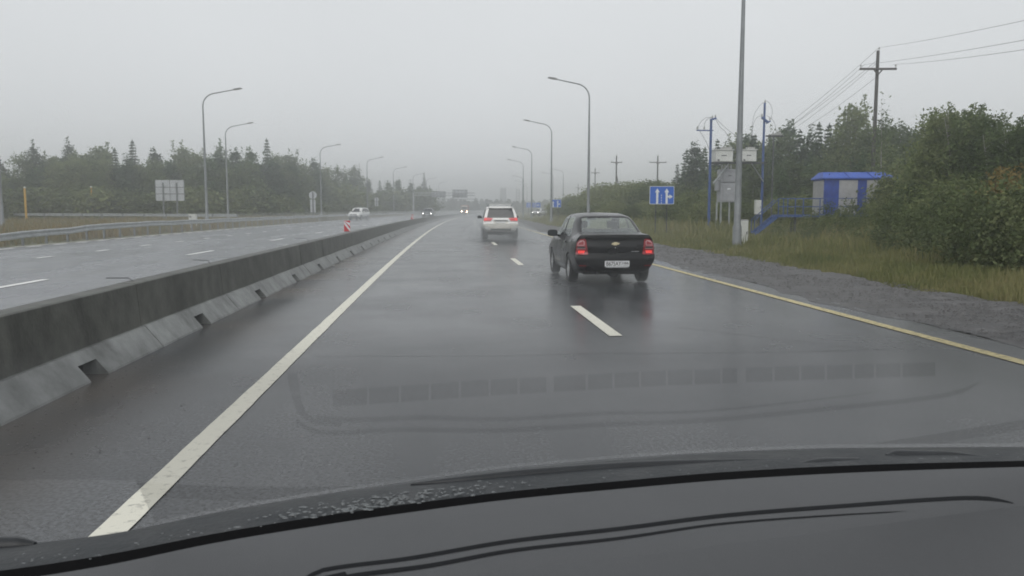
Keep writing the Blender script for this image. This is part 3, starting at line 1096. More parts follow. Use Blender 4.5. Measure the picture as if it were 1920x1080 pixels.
gantry(775, 890, 361.5, 366.5, 222, 'overhead sign gantry with two bare board backs, reaching over the opposite road', [(809, 836, 359, 370), (848, 877, 356, 370.5)])
gantry(822.5, 897, 373, 373.6, 292, 'fainter plain gantry with a single beam behind the first one', [])

# yellow marker pipes and the white box on the left
for px, pt, Y, lab in ((46, 352, 104, 'thicker yellow marker pipe at the forest edge near the left'), (171, 351, 112, 'thinner yellow marker pipe at the forest edge, nearer to the board sign')):
    c = P(px, pt, Y)
    t = thing('marker_pipe', lab, 'pipe', (c.x, Y, -.05), 0, 'yellow pipes at the forest edge')
    mb = MB()
    mb.tube([(0, 0, 0), (0, 0, c.z)], .13 if px < 100 else .09, 8)
    mb.build('pipe', M['yellow_pipe'], t, smooth=True)
    mb = MB()
    mb.tube([(0, 0, c.z), (0, 0, c.z + .12), (0, 0, c.z + .2)], [.15, .16, .05], 8)
    mb.build('cap', M['box_white'], t, smooth=True)
Y = 66
c = P(361.5, 402, Y)
t = thing('utility_box', 'small white utility box behind the guard rail under the tallest left lamp', 'utility box', (c.x, Y, -.05))
mb = MB()
mb.box((0, 0, .62), (.56, .4, 1.05))
bx_ = mb.build('case', M['box_white'], t, bevel=.02)
mb = MB()
mb.box((0, 0, 1.17), (.62, .46, .05))
mb.build('lid', M['box_white'], t)
mb = MB()
mb.box((-.14, -.215, .98), (.12, .02, .12))
mb.build('vent', M['dark_steel'], t)
mb = MB()
mb.box((0, 0, .05), (.5, .34, .1))
mb.build('plinth', M['box_grey'], t)

# ================================================================== POWER LINE ON THE RIGHT
def utility_pole(px, py_top, Y, ch, aw, label, stay=False, rz=0.0):
    c = P(px, py_top, Y)
    t = thing('utility_pole', label, 'utility pole', (c.x, Y, -.05), rz, 'timber power line poles')
    H = c.z + .05
    mb = MB()
    mb.tube([(0, 0, 0), (0, 0, H * .5), (0, 0, H)], [.15, .125, .1], 10)
    mb.build('pole', M['wood_pole'], t, smooth=True)
    mb = MB()
    za = H - ch
    mb.box((0, -.13, za), (aw, .11, .13))
    mb.build('crossarm', M['wood_pole'], t)
    mb = MB()
    mb.bar((-.3, -.13, za - .02), (0, -.13, za - .38), .07)
    mb.bar((.3, -.13, za - .02), (0, -.13, za - .38), .07)
    mb.build('brace', M['wood_pole'], t)
    for x, z in ((-aw / 2 + .06, za + .065), (aw / 2 - .06, za + .065), (.06, H)):
        mb = MB()
        mb.tube([(x, -.13 if z < H else 0, z), (x, -.13 if z < H else 0, z + .12)], .015, 6)
        mb.tube([(x, -.13 if z < H else 0, z + .1), (x, -.13 if z < H else 0, z + .15), (x, -.13 if z < H else 0, z + .22)], [.055, .06, .03], 8)
        mb.build('insulator', M['insul'], t)
    if stay:
        mb = MB()
        mb.tube([(0, 0, H * .72), (1.5, 0, 0)], [.08, .11], 8)
        mb.build('strut', M['wood_pole'], t)
    return t, H, za


Yp = 51.0
np_, npH, npA = utility_pole(1646.5, 95, Yp, 1.2, 2.4, 'tall dark timber utility pole rising behind the blue cabin', rz=R(-6))
utility_pole(1233.5, 292, 123, 1.05, 2.7, 'timber utility pole seen just above the nearest lane sign')
utility_pole(1156, 292, 124, 1.05, 1.8, 'timber utility pole with a slanting strut over the bushes', True)
utility_pole(1116, 316, 164, .9, 1.8, 'timber utility pole with a short crossarm, smaller and farther')
utility_pole(1084, 345, 258, 1.2, 1.9, 'smallest faint utility pole over the far bushes')


def wire(pts_a, pts_b, sag, label, r_=.012, n=14):
    a, b = Vector(pts_a), Vector(pts_b)
    path = []
    for k in range(n + 1):
        s = k / n
        p = a.lerp(b, s)
        p.z -= sag * 4 * s * (1 - s)
        path.append(p - a)
    t = thing('power_wire', label, 'wire', a, 0, 'overhead wires of the power line')
    mb = MB()
    mb.tube(path, r_, 5)
    mb.build('strand', M['wire'], t)


top = np_.location + Vector((.06, 0, npH + .2))
al = np_.location + Vector((-.94, -.1, npA + .28))
ar = np_.location + Vector((.94, -.25, npA + .28))
for a, (px, py), lab in ((top, (1925, 24), 'overhead wire running from the pole top to the upper picture edge'),
                         (al, (1925, 61), 'overhead wire from the crossarm end nearer the road, running out of the view'),
                         (ar, (1925, 79), 'overhead wire from the crossarm end farther from the road, running out of the view')):
    b = P(px, py, 27)
    e = a + (b - a) * 1.9
    wire(a, e, .25, lab, .0085)
TR = P(1451, 246, 56)
for a, px, py, lab in ((top, 1478, 232, 'uppermost wire slanting down from the pole top to the transformer station'),
                       (al, 1483, 236, 'wire slanting from the crossarm to the transformer station, second from above'),
                       (np_.location + Vector((-.1, 0, npA + .55)), 1490, 232, 'wire slanting from the middle of the pole to the transformer station'),
                       (np_.location + Vector((-.12, 0, npA + .35)), 1497, 236, 'wire slanting to the station, next to the lowest one'),
                       (ar + Vector((-.9, .2, -.7)), 1512, 238, 'lowest and thickest wire slanting down to the transformer station')):
    wire(a, P(px, py, 57), .12, lab, .011)

# ================================================================== TRANSFORMER STATION
def blue_pole(px, pt, pb, Y, label, arm):
    a = P(px, pt, Y)
    t = thing('station_pole', label, 'pole', (a.x, Y, -.05), 0, 'blue poles of the transformer station')
    H = a.z + .05
    mb = MB()
    mb.tube([(0, 0, 0), (0, 0, H)], [.095, .075], 10)
    mb.build('pole', M['blue_pole'], t, smooth=True)
    mb = MB()
    if arm:
        mb.bar((-.92, 0, H - .65), (.15, 0, H - .65), .07)
        mb.bar((-.1, -.1, H - .02), (.28, -.1, H + .1), .12)
    else:
        mb.bar((-.25, -.12, H - 1.0), (.25, -.12, H - 1.35), .13)
        mb.bar((.1, -.1, H - 1.4), (.4, -.1, H - 1.25), .09)
    mb.build('bracket', M['blue_pole'], t)
    for x, z in (((-.9, H - .6), (-.45, H - .6), (.05, H + .08), (.25, H + .12)) if arm else ((0, H), (-.2, H - .95), (.38, H - 1.2))):
        mb = MB()
        mb.tube([(x, -.05, z), (x, -.05, z + .12), (x, -.05, z + .2)], [.045, .05, .03], 7)
        mb.build('insulator', M['insul'], t)
    return t, H


YS = 49.0
bp1, H1 = blue_pole(1333.5, 225, 445, YS, 'shorter blue station pole with a side arm, standing nearer to the road', True)
bp2, H2 = blue_pole(1434, 193, 400, YS + 5, 'taller blue station pole beside the cabin stairs', False)
x1, x2 = bp1.location.x, bp2.location.x
# the shelf carried by the two poles
zs = P(1400, 304, YS + 2).z
a = P(1333.5, 304, YS); b = P(1434, 304, YS + 5)
t = thing('equipment_shelf', 'dark steel beam shelf spanning the two blue poles under the white boxes', 'shelf', (a.x, a.y, a.z))
mb = MB()
d = Vector((b.x - a.x, b.y - a.y, b.z - a.z))
mb.bar((0, -.1, -.05), d + Vector((0, -.1, -.05)), .08, .1)
mb.bar((0, .5, -.05), d + Vector((0, .5, -.05)), .08, .1)
mb.build('beam', M['dark_steel'], t)
for s0, s1 in ((0.03, .3), (.97, .72)):
    mb = MB()
    p0 = d * s0 + Vector((0, -.1, -1.35)); p1 = d * s1 + Vector((0, -.1, -.08))
    mb.bar(p0, p1, .06)
    mb.build('brace', M['zinc'], t)


def enclosure(px0, px1, py0, py1, Y, name, label, cat, m, group=None, depth=.7, extras=None):
    a, b = P(px0, py0, Y), P(px1, py1, Y)
    w, h = b.x - a.x, a.z - b.z
    t = thing(name, label, cat, ((a.x + b.x) / 2, Y + depth / 2, b.z), 0, group)
    mb = MB()
    mb.box((0, 0, h / 2), (w, depth, h))
    cs = mb.build('case', m, t, bevel=.015)
    if extras:
        extras(t, w, h, depth)
    return t, w, h


def box_extra(t, w, h, dp):
    mb = MB()
    mb.box((0, -.01, h + .02), (w + .1, dp + .12, .05))
    mb.build('lid', M['box_white'], t)
    mb = MB()
    mb.box((0, -dp / 2 - .006, h * .52), (w * .3, .012, .05))
    mb.box((-w * .3, -dp / 2 - .006, h * .12), (w * .1, .012, .1))
    mb.build('marking', M['dark_steel'], t)
    mb = MB()
    mb.box((w * .2, 0, h + .12), (w * .5, dp * .5, .16))
    mb.build('hood', M['insul'], t)
    mb = MB()
    mb.box((-w / 2 + .02, -dp / 2 - .005, h / 2), (.02, .01, h * .96))
    mb.box((w / 2 - .02, -dp / 2 - .005, h / 2), (.02, .01, h * .96))
    mb.build('edge', M['box_grey'], t)


enclosure(1341, 1374.5, 281, 303, YS + 1, 'switch_box', 'white switch box on the shelf, near the shorter blue pole', 'switch box', M['box_white'], 'white boxes on the shelf', extras=box_extra)
enclosure(1390.5, 1418.5, 281, 302.5, YS + 3, 'switch_box', 'white switch box on the shelf, near the taller blue pole', 'switch box', M['box_white'], 'white boxes on the shelf', extras=box_extra)


def cabinet_extra(t, w, h, dp):
    mb = MB()
    mb.box((0, -dp / 2 - .008, h * .60), (w + .02, .03, .03))
    mb.build('middle_seam', M['dark_steel'], t)
    mb = MB()
    mb.box((w * .05, -dp / 2 - .012, h * .28), (w * .82, .024, h * .5))
    dr = mb.build('door', M['box_grey'], t, bevel=.01)
    mb = MB()
    mb.box((0, -dp / 2 - .03, h * .4), (.22, .012, .09))
    mb.build('name_plate', M['sign_white'], dr)
    mb = MB()
    mb.box((w * .05, -dp / 2 - .012, h * .8), (w * .82, .024, h * .34))
    dr = mb.build('door', M['box_grey'], t, bevel=.01)
    mb = MB()
    mb.box((.05, -dp / 2 - .03, h * .80), (.2, .012, .05))
    mb.build('name_plate', M['dark_steel'], dr)
    mb = MB()
    mb.box((-w / 2 - .12, 0, h * .52), (.22, .4, h * .34))
    mb.build('side_unit', M['box_grey'], t, bevel=.02)
    zg = -t.location.z - .05
    for x in (-w / 2 - .2, -w / 2 + .08, .1, w / 2 - .05):
        mb = MB()
        mb.box((x, -dp / 2 + .08, zg / 2), (.09, .09, -zg))
        mb.build('leg', M['zinc'], t)
    mb = MB()
    for k in range(4):
        x = -w / 2 + .2 + k * .2
        mb.tube([(x, 0, h), (x, 0, h + .22), (x, 0, h + .3)], [.05, .06, .03], 7)
    mb.build('bushings', M['insul'], t)


enclosure(1352, 1381, 317, 379, YS + 2, 'transformer_cabinet', 'tall grey two-door transformer cabinet on thin legs under the shelf', 'transformer', M['box_grey'], extras=cabinet_extra)


def small_extra(t, w, h, dp):
    mb = MB()
    mb.box((0, -dp / 2 - .01, h / 2), (w * .86, .02, h * .9))
    dr = mb.build('door', M['box_white'], t, bevel=.008)
    mb = MB()
    mb.box((w * .3, -dp / 2 - .03, h * .5), (.03, .03, .1))
    mb.build('handle', M['dark_steel'], dr)
    zg = -t.location.z - .05
    if -zg > .15:
        mb = MB()
        mb.box((0, 0, zg / 2), (.1, .1, -zg))
        mb.build('stand', M['dark_steel'], t)


enclosure(1417, 1427, 375, 402, YS + 4.2, 'meter_box', 'narrow white meter box in front of the taller blue pole', 'meter box', M['box_white'], depth=.25, extras=small_extra)
c = P(1394, 470, 29.8)
t, w, h = enclosure(1386.5, 1402.5, 412, 461, 29.8, 'control_cabinet', 'narrow pale control cabinet at the foot of the nearest lamp pole', 'cabinet', M['cab_grey'], depth=.28, extras=small_extra)

# jumper cables looping between the poles and the boxes
def cable(pts, label, r_=.012):
    a = pts[0]
    # smooth curve through the points
    out = []
    P_ = [pts[0]] + pts + [pts[-1]]
    for i in range(1, len(P_) - 2):
        for k in range(6):
            s = k / 6
            p0, p1, p2, p3 = P_[i - 1], P_[i], P_[i + 1], P_[i + 2]
            out.append(0.5 * ((2 * p1) + (p2 - p0) * s + (2 * p0 - 5 * p1 + 4 * p2 - p3) * s * s + (3 * p1 - p0 - 3 * p2 + p3) * s ** 3))
    out.append(pts[-1])
    t = thing('jumper_cable', label, 'cable', a, 0, 'cables looping about the transformer station')
    mb = MB()
    mb.tube([p - a for p in out], r_, 5)
    mb.build('strand', M['wire'], t)


Yc = YS + .3
cable([P(1338, 222, Yc), P(1325, 220, Yc), P(1313, 230, Yc), P(1309, 240, Yc)], 'black cable arching from the shorter blue pole top to its arm end')
cable([P(1340, 222, Yc), P(1328, 222, Yc), P(1321, 232, Yc), P(1322, 240, Yc)], 'black cable arching from the shorter blue pole top to its arm middle')
cable([P(1341, 220, Yc), P(1352, 232, Yc), P(1366, 244, Yc + 1), P(1384, 258, Yc + 2)], 'upper cable sloping from the shorter blue pole to the shelf')
cable([P(1341, 222, Yc), P(1350, 238, Yc), P(1362, 250, Yc + 1), P(1376, 281, Yc + 2)], 'lower cable sloping from the shorter blue pole to a white box')
cable([P(1309, 241, Yc), P(1316, 252, Yc), P(1325, 268, Yc), P(1331, 284, Yc)], 'thin cable falling from the arm end of the shorter blue pole')
Yc = YS + 5
cable([P(1435, 190, Yc), P(1423, 200, Yc), P(1413, 220, Yc), P(1408, 262, Yc - 1)], 'long cable arching down from the taller blue pole top')
cable([P(1430, 217, Yc), P(1420, 220, Yc), P(1413, 232, Yc), P(1410, 258, Yc - 1)], 'short cable arching from the taller blue pole to the white box')
cable([P(1436, 189, Yc), P(1443, 194, Yc), P(1448, 206, Yc), P(1446, 222, Yc)], 'cable loop at the top of the taller blue pole')
cable([P(1438, 217, Yc), P(1446, 222, Yc), P(1453, 232, Yc), P(1454, 246, Yc + 1)], 'cable from the taller blue pole to the small pole behind')

# small steel pole with a T head behind the station
c = P(1451, 254, 56)
t = thing('steel_pole', 'thin dark steel pole with a T head behind the taller blue pole', 'pole', (c.x, 56, -.05))
mb = MB()
mb.tube([(0, 0, 0), (0, 0, c.z)], .06, 8)
mb.build('pole', M['dark_steel'], t)
mb = MB()
mb.bar((-.6, 0, c.z), (.75, 0, c.z), .1)
mb.build('crossarm', M['dark_steel'], t)
mb = MB()
for x in (-.05, .2, .45):
    mb.tube([(x, 0, c.z + .05), (x, 0, c.z + .2), (x, 0, c.z + .34)], [.06, .07, .03], 7)
mb.box((.2, 0, c.z + .12), (.7, .3, .12))
mb.build('insulators', M['insul'], t)

# ================================================================== BLUE CABIN ON STILTS
cab = thing('blue_cabin', 'blue and grey panelled cabin with a blue hipped roof standing on a raised platform', 'cabin', (22.5, 45.2, -.05), R(-9))
zf = 1.27       # floor height
W, D, HW = 4.05, 2.1, 2.08
mb = MB()
mb.box((W / 2, D / 2, zf + HW / 2), (W, D, HW))
wl_ = mb.build('wall', M['blue_cab'], cab)
for (xa, xb) in ((.86, 1.92), (2.45, W - .06)):
    mb = MB()
    mb.box(((xa + xb) / 2, -.012, zf + HW / 2 - .02), (xb - xa, .024, HW - .12))
    mb.build('grey_panel', M['cab_grey'], wl_)
mb = MB()
mb.box((-.012, D / 2, zf + HW / 2 - .02), (.024, D - .12, HW - .12))
dr = mb.build('door', M['cab_grey'], cab)
mb = MB()
mb.box((-.05, .5, zf + .75), (.05, .14, .04))
mb.build('handle', M['chrome'], dr)
# roof: fascia + hip
mb = MB()
ov = .12
z0, z1, z2 = zf + HW, zf + HW + .07, zf + HW + .42
a = [(-ov, -ov, z0), (W + ov, -ov, z0), (W + ov, D + ov, z0), (-ov, D + ov, z0)]
b = [(x, y_, z1) for x, y_, _ in a]
c_ = [(.1, .62, z2), (W - .5, .62, z2), (W - .5, D - .62, z2), (.1, D - .62, z2)]
mb.add(a + b + c_, [(0, 1, 2, 3), (0, 1, 5, 4), (1, 2, 6, 5), (2, 3, 7, 6), (3, 0, 4, 7), (4, 5, 9, 8), (5, 6, 10, 9), (6, 7, 11, 10), (7, 4, 8, 11), (8, 9, 10, 11)])
rf = mb.build('roof', M['blue_roof'], cab)
for x in (1.4, 2.75):
    mb = MB()
    mb.bar((x, -ov - .01, z1 + .015), (x - .12, .61, z2 + .02), .03)
    mb.build('roof_seam', M['blue_cab'], rf)
mb = MB()
mb.lathe([(.05, -.01), (.06, 0), (.05, .01)], 10, 'x', (.25, -.05, z1 + .2))
mb.build('lifting_eye', M['dark_steel'], rf)
# platform, stilts, railing and stairs are one welded steel piece
pf = thing('cabin_platform', 'blue steel platform with railings and a stair, carrying the blue cabin', 'platform', (22.5, 45.2, -.05), R(-9))
mb = MB()
mb.box((W / 2 + .1, .45, zf - .08), (W + .8, 4.0, .14))
mb.box((-1.66, -1.0, zf - .08), (2.7, 1.1, .14))
mb.build('deck', M['blue_pole'], pf)
for x in (-2.0, .2, 1.9, W + .4):
    for y_ in ((-1.3, -.6) if x < -1 else (-1.3, 2.2)):
        mb = MB()
        mb.box((x, y_, (zf - .15) / 2), (.12, .12, zf - .16))
        mb.build('stilt', M['dark_steel'], pf)


def railing(pts, posts):
    mb = MB()
    for a, b in zip(pts[:-1], pts[1:]):
        for h in (.92, .45):
            mb.bar((a[0], a[1], zf + h), (b[0], b[1], zf + h), .045)
    mb.build('rail', M['blue_pole'], pf)
    for x, y_ in posts:
        mb = MB()
        mb.box((x, y_, zf + .46), (.05, .05, .94))
        mb.build('railing_post', M['blue_pole'], pf)


railing([(-3.0, -1.5), (2.6, -1.5), (4.4, -1.5)], [(-3.0, -1.5), (-2.72, -1.5), (-2.05, -1.5), (-.45, -1.5), (-.28, -1.5), (1.55, -1.5), (2.9, -1.5), (4.4, -1.5)])
railing([(-2.2, -.46), (-1.0, -.46), (-.35, -.46)], [(-2.2, -.46), (-1.3, -.46), (-.35, -.46)])
# stair going down towards the road
sx0, sx1 = -3.0, -4.1
for y_ in (-1.4, -.6):
    mb = MB()
    mb.bar((sx0, y_, zf - .08), (sx1 - .2, y_, .12), .05, .2)
    mb.build('stringer', M['blue_pole'], pf)
for k in range(6):
    mb = MB()
    s = (k + .5) / 6
    mb.box((sx0 + (sx1 - .2 - sx0) * s, -1.0, zf - .08 + (.12 - zf + .08) * s), (.24, .76, .03))
    mb.build('tread', M['blue_pole'], pf)
for y_ in (-1.4, -.6):
    mb = MB()
    mb.bar((sx0, y_, zf + .85), (sx1 - .2, y_, .95), .045)
    mb.bar((sx1 - .2, y_, .95), (sx1 - .2, y_, .1), .045)
    mb.build('handrail', M['blue_pole'], pf)

# ================================================================== VEHICLES
def pchip(x, y, xi):
    x, y, xi = np.asarray(x, float), np.asarray(y, float), np.asarray(xi, float)
    h = np.diff(x); d = np.diff(y) / h
    m = np.zeros_like(y)
    m[0], m[-1] = d[0], d[-1]
    for i in range(1, len(x) - 1):
        if d[i - 1] * d[i] > 0:
            w1, w2 = 2 * h[i] + h[i - 1], h[i] + 2 * h[i - 1]
            m[i] = (w1 + w2) / (w1 / d[i - 1] + w2 / d[i])
    k = np.clip(np.searchsorted(x, xi) - 1, 0, len(x) - 2)
    t = (xi - x[k]) / h[k]
    return (y[k] * (1 + 2 * t) * (1 - t) ** 2 + m[k] * h[k] * t * (1 - t) ** 2 + y[k + 1] * t * t * (3 - 2 * t) + m[k + 1] * h[k] * t * t * (t - 1))


def body_mesh(st, yrear, yfront, wells, nu=72, nv=40, holes=()):
    """st rows: y, zb, ws, wm, zm, wbelt, zbelt, wroof, zroof.  Returns a mesh and its BVH.  yrear/yfront: (z, y) profiles of the end faces"""
    st = np.array(st, float)
    L0, L1 = st[0, 0], st[-1, 0]
    us = np.concatenate([[0], np.sort(np.unique(np.concatenate([np.linspace(L0, L1, nu), [L0 + .03, L0 + .08, L1 - .03, L1 - .08]])))[1:]])
    us[0] = L0
    pr = [pchip(st[:, 0], st[:, k], us) for k in range(1, 9)]
    zb, ws, wm, zm, wb, zbe, wr, zr = pr
    rows = []
    tv = np.array([0, .08, .16, .36, .52, .60, .72, .86, .93, 1.0])
    ti = np.linspace(0, 1, nv)
    rz = lambda z: np.interp(z, [p[0] for p in yrear], [p[1] for p in yrear])
    fz = lambda z: np.interp(z, [p[0] for p in yfront], [p[1] for p in yfront])
    for i, u in enumerate(us):
        zsh = zbe[i] - .02
        px = [0, ws[i] * .9, ws[i], wm[i], wb[i] + (wm[i] - wb[i]) * .55, wb[i], wr[i] + (wb[i] - wr[i]) * .52, wr[i], wr[i] * .74, 0]
        pz = [zb[i], zb[i], zb[i] + .05, zm[i], zm[i] + (zsh - zm[i]) * .72, zbe[i], zbe[i] + (zr[i] - zbe[i]) * .52, zr[i] - (zr[i] - zbe[i]) * .14, zr[i] - (zr[i] - zbe[i]) * .035, zr[i]]
        x = pchip(tv, px, ti); z = pchip(tv, pz, ti)
        y = np.full(nv, u)
        f = (u - L0)
        # the end faces bow: pull the first rings onto the rear profile, the last onto the front profile
        wr_ = max(0, 1 - (u - L0) / .45) ** 2
        wf_ = max(0, 1 - (L1 - u) / .55) ** 2
        y = y + (rz(z) - 0) * wr_ + (fz(z)) * wf_
        rows.append((x, y, z))
    X = np.array([r_[0] for r_ in rows]); Y = np.array([r_[1] for r_ in rows]); Z = np.array([r_[2] for r_ in rows])
    nU = len(us)
    vs = []
    idx = {}
    for i in range(nU):
        for j in range(nv):
            idx[i, j, 1] = len(vs); vs.append((X[i, j], Y[i, j], Z[i, j]))
        for j in range(nv):
            if j in (0, nv - 1):
                idx[i, j, 0] = idx[i, j, 1]
            else:
                idx[i, j, 0] = len(vs); vs.append((-X[i, j], Y[i, j], Z[i, j]))
    fs = []
    for i in range(nU - 1):
        for j in range(nv - 1):
            for s in (0, 1):
                q = [idx[i, j, s], idx[i + 1, j, s], idx[i + 1, j + 1, s], idx[i, j + 1, s]]
                fs.append(tuple(q if s == 0 else reversed(q)))
    # end caps: rows from +x to -x with a little bow
    for i, sg in ((0, -1), (nU - 1, 1)):
        nc = 13
        cap = {}
        for j in range(nv):
            for k in range(nc):
                if k == 0: cap[j, k] = idx[i, j, 1]
                elif k == nc - 1: cap[j, k] = idx[i, j, 0]
                elif j in (0, nv - 1): cap[j, k] = idx[i, j, 1]
                else:
                    t = 1 - 2 * k / (nc - 1)
                    cap[j, k] = len(vs)
                    vs.append((X[i, j] * t, Y[i, j] + sg * .055 * (1 - t * t) * min(1, X[i, j] / .5), Z[i, j]))
        for j in range(nv - 1):
            for k in range(nc - 1):
                q = [cap[j, k], cap[j, k + 1], cap[j + 1, k + 1], cap[j + 1, k]]
                q2 = []
                for a in q:
                    if a not in q2: q2.append(a)
                if len(q2) > 2:
                    fs.append(tuple(q2 if sg < 0 else reversed(q2)))
    me = bpy.data.meshes.new('body')
    me.from_pydata(vs, [], fs)
    bm = bmesh.new(); bm.from_mesh(me)
    bmesh.ops.recalc_face_normals(bm, faces=bm.faces)
    bm.to_mesh(me)
    bvh = BVHTree.FromBMesh(bm)
    bm.free()
    # wheel wells cut by a boolean
    tmp = bpy.data.objects.new('tmp_body', me); COL.objects.link(tmp)
    cut = []
    for (yc, r_, zc, xin) in wells:
        for s in (-1, 1):
            m_ = MB()
            n = 28
            poly = [(yc + r_ * math.cos(2 * math.pi * k / n), zc + r_ * math.sin(2 * math.pi * k / n)) for k in range(n)]
            m_.prism(poly, s * xin, s * 1.4, 'x')
            c = m_.build('tmp_cut', M['under'])
            cut.append(c)
            bo = tmp.modifiers.new('b', 'BOOLEAN'); bo.operation = 'DIFFERENCE'; bo.object = c; bo.solver = 'EXACT'
    dg = bpy.context.evaluated_depsgraph_get()
    dg.update()
    me2 = bpy.data.meshes.new_from_object(tmp.evaluated_get(dg))
    for c in cut + [tmp]:
        bpy.data.objects.remove(c)
    if holes:
        bm = bmesh.new(); bm.from_mesh(me2)
        kill = []
        for f in bm.faces:
            c = f.calc_center_median(); nrm = f.normal
            for fn in holes:
                if fn(c, nrm):
                    kill.append(f); break
        bmesh.ops.delete(bm, geom=kill, context='FACES')
        bm.to_mesh(me2); bm.free()
    me2.materials.clear()
    return me2, bvh


def patch(name, bvh, poly, view, off, m, parent, thick=0.0, cuts=4, smooth=True):
    """a panel lying on the body: polygon drawn in a side / rear / front view and laid onto the surface"""
    bm = bmesh.new()
    vs = [bm.verts.new((p, q, 0)) for p, q in poly]
    f = bm.faces.new(vs)
    bmesh.ops.triangulate(bm, faces=[f])
    bmesh.ops.subdivide_edges(bm, edges=bm.edges[:], cuts=cuts, use_grid_fill=True)
    dirs = {'rear': Vector((0, 1, 0)), 'front': Vector((0, -1, 0)), 'left': Vector((1, 0, 0)), 'right': Vector((-1, 0, 0))}
    d = dirs[view]
    for v in bm.verts:
        p, q = v.co.x, v.co.y
        if view == 'rear': o = Vector((p, -3, q))
        elif view == 'front': o = Vector((p, 9, q))
        elif view == 'left': o = Vector((-3, p, q))
        else: o = Vector((3, p, q))
        hit = bvh.ray_cast(o, d)
        if hit[0] is None:
            hit = bvh.find_nearest(o + d * 3)
        v.co = hit[0] - d * off + (hit[1].normalized() * 0.0)
    bmesh.ops.recalc_face_normals(bm, faces=bm.faces)
    nn = sum((f.normal for f in bm.faces), Vector())
    if nn.dot(d) > 0:
        bmesh.ops.reverse_faces(bm, faces=bm.faces)
    if thick:
        ret = bmesh.ops.extrude_face_region(bm, geom=bm.faces[:])
        ev = [e for e in ret['geom'] if isinstance(e, bmesh.types.BMVert)]
        for v in ev:
            v.co = v.co - d * thick
        bmesh.ops.recalc_face_normals(bm, faces=bm.faces)
    me = bpy.data.meshes.new(name)
    bm.to_mesh(me); bm.free()
    me.materials.append(m)
    if smooth:
        me.shade_smooth()
        try: me.set_sharp_from_angle(angle=R(40))
        except Exception: pass
    o = link(bpy.data.objects.new(name, me), parent)
    return o


def line_poly(pts, w):
    """thin band polygon along an open 2-D polyline"""
    L_, R_ = [], []
    for i, p in enumerate(pts):
        a, b = Vector(pts[max(i - 1, 0)]), Vector(pts[min(i + 1, len(pts) - 1)])
        d = (b - a).normalized(); n = Vector((-d.y, d.x)) * w / 2
        L_.append(tuple(Vector(p) + n)); R_.append(tuple(Vector(p) - n))
    return L_ + R_[::-1]


def mirror(poly):
    return [(-x, z) for x, z in poly]


def make_wheel(parent, x, y, r_, w, side, spokes=5, dark=False):
    t = bpy.data.objects.new('wheel', None); link(t, parent)
    t.location = (x, y, r_)
    mb = MB()
    prof = [(r_ * .64, -w / 2 + .01), (r_ * .90, -w / 2), (r_ * .975, -w / 2 + .02), (r_, -w / 2 + .05), (r_, w / 2 - .05), (r_ * .975, w / 2 - .02), (r_ * .90, w / 2), (r_ * .64, w / 2 - .01)]
    mb.lathe(prof, 32, 'x')
    mb.lathe([(r_ * .64, -w / 2 + .01), (r_ * .6, 0), (r_ * .64, w / 2 - .01)], 32, 'x')
    mb.build('tyre', M['tyre'], t, smooth=True)
    mb = MB()
    e = side * (w / 2 - .02)
    mb.lathe([(r_ * .64, e - side * .04), (r_ * .655, e), (r_ * .60, e), (r_ * .58, e - side * .03)], 32, 'x')
    for k in range(spokes):
        a = 2 * math.pi * k / spokes + .2
        mb.bar((e - side * .025, 0, 0), (e - side * .015, r_ * .6 * math.cos(a), r_ * .6 * math.sin(a)), r_ * (.16 if spokes < 8 else .1), .03, up=(1, 0, 0))
    mb.lathe([(0.001, e), (r_ * .14, e), (r_ * .16, e - side * .04)], 16, 'x')
    mb.build('rim', M['rim'] if not dark else M['dark_steel'], t, smooth=False)
    mb = MB()
    mb.lathe([(0.001, e - side * .06), (r_ * .6, e - side * .06)], 24, 'x')
    mb.build('brake_disc', M['under'], t)
    return t


def door_mirror(parent, x, y, z, s, m):
    t = bpy.data.objects.new('door_mirror', None); link(t, parent)
    t.location = (x, y, z)
    mb = MB()
    prof = []
    n = 14
    vs = []
    for (yy_, sc_) in ((0, .86), (.02, 1.0), (.07, .95), (.12, .6), (.135, .25)):
        for k in range(n):
            a = 2 * math.pi * k / n
            cx, cz = math.cos(a), math.sin(a)
            ex = abs(cx) ** .6 * (1 if cx > 0 else -1) * .125 * sc_
            ez = abs(cz) ** .7 * (1 if cz > 0 else -1) * .082 * sc_
            vs.append((s * (.14 + ex), yy_, ez + .02))
    fs = [tuple(range(n))]
    for i in range(4):
        for k in range(n):
            a, b = i * n + k, i * n + (k + 1) % n
            fs.append((a, a + n, b + n, b))
    fs.append(tuple(reversed(range(4 * n, 5 * n))))
    mb.add(vs, fs)
    mb.bar((-s * .02, .06, -.05), (s * .08, .05, -.02), .05, .045)
    mb.build('housing', m, t, smooth=True)
    mb = MB()
    mb.box((s * .14, -.004, .02), (.2, .006, .12))
    mb.build('mirror_glass', M['glass_dark'], t, bevel=.002)
    return t


def text_mesh(name, body, size, m, parent, loc, rot, w=None):
    cu = bpy.data.curves.new(name, 'FONT')
    cu.body = body
    cu.size = size
    cu.align_x = 'CENTER'
    cu.align_y = 'CENTER'
    cu.offset = 0.0008
    cu.extrude = 0.001
    o = bpy.data.objects.new(name, cu)
    COL.objects.link(o)
    dg = bpy.context.evaluated_depsgraph_get()
    me = bpy.data.meshes.new_from_object(o.evaluated_get(dg))
    bpy.data.objects.remove(o)
    if w and len(me.vertices):
        xs = [v.co.x for v in me.vertices]
        k = w / (max(xs) - min(xs))
        for v in me.vertices:
            v.co.x *= k
    me.materials.clear(); me.materials.append(m)
    me.name = name
    q = link(bpy.data.objects.new(name, me), parent)
    q.location = loc
    q.rotation_euler = rot
    return q


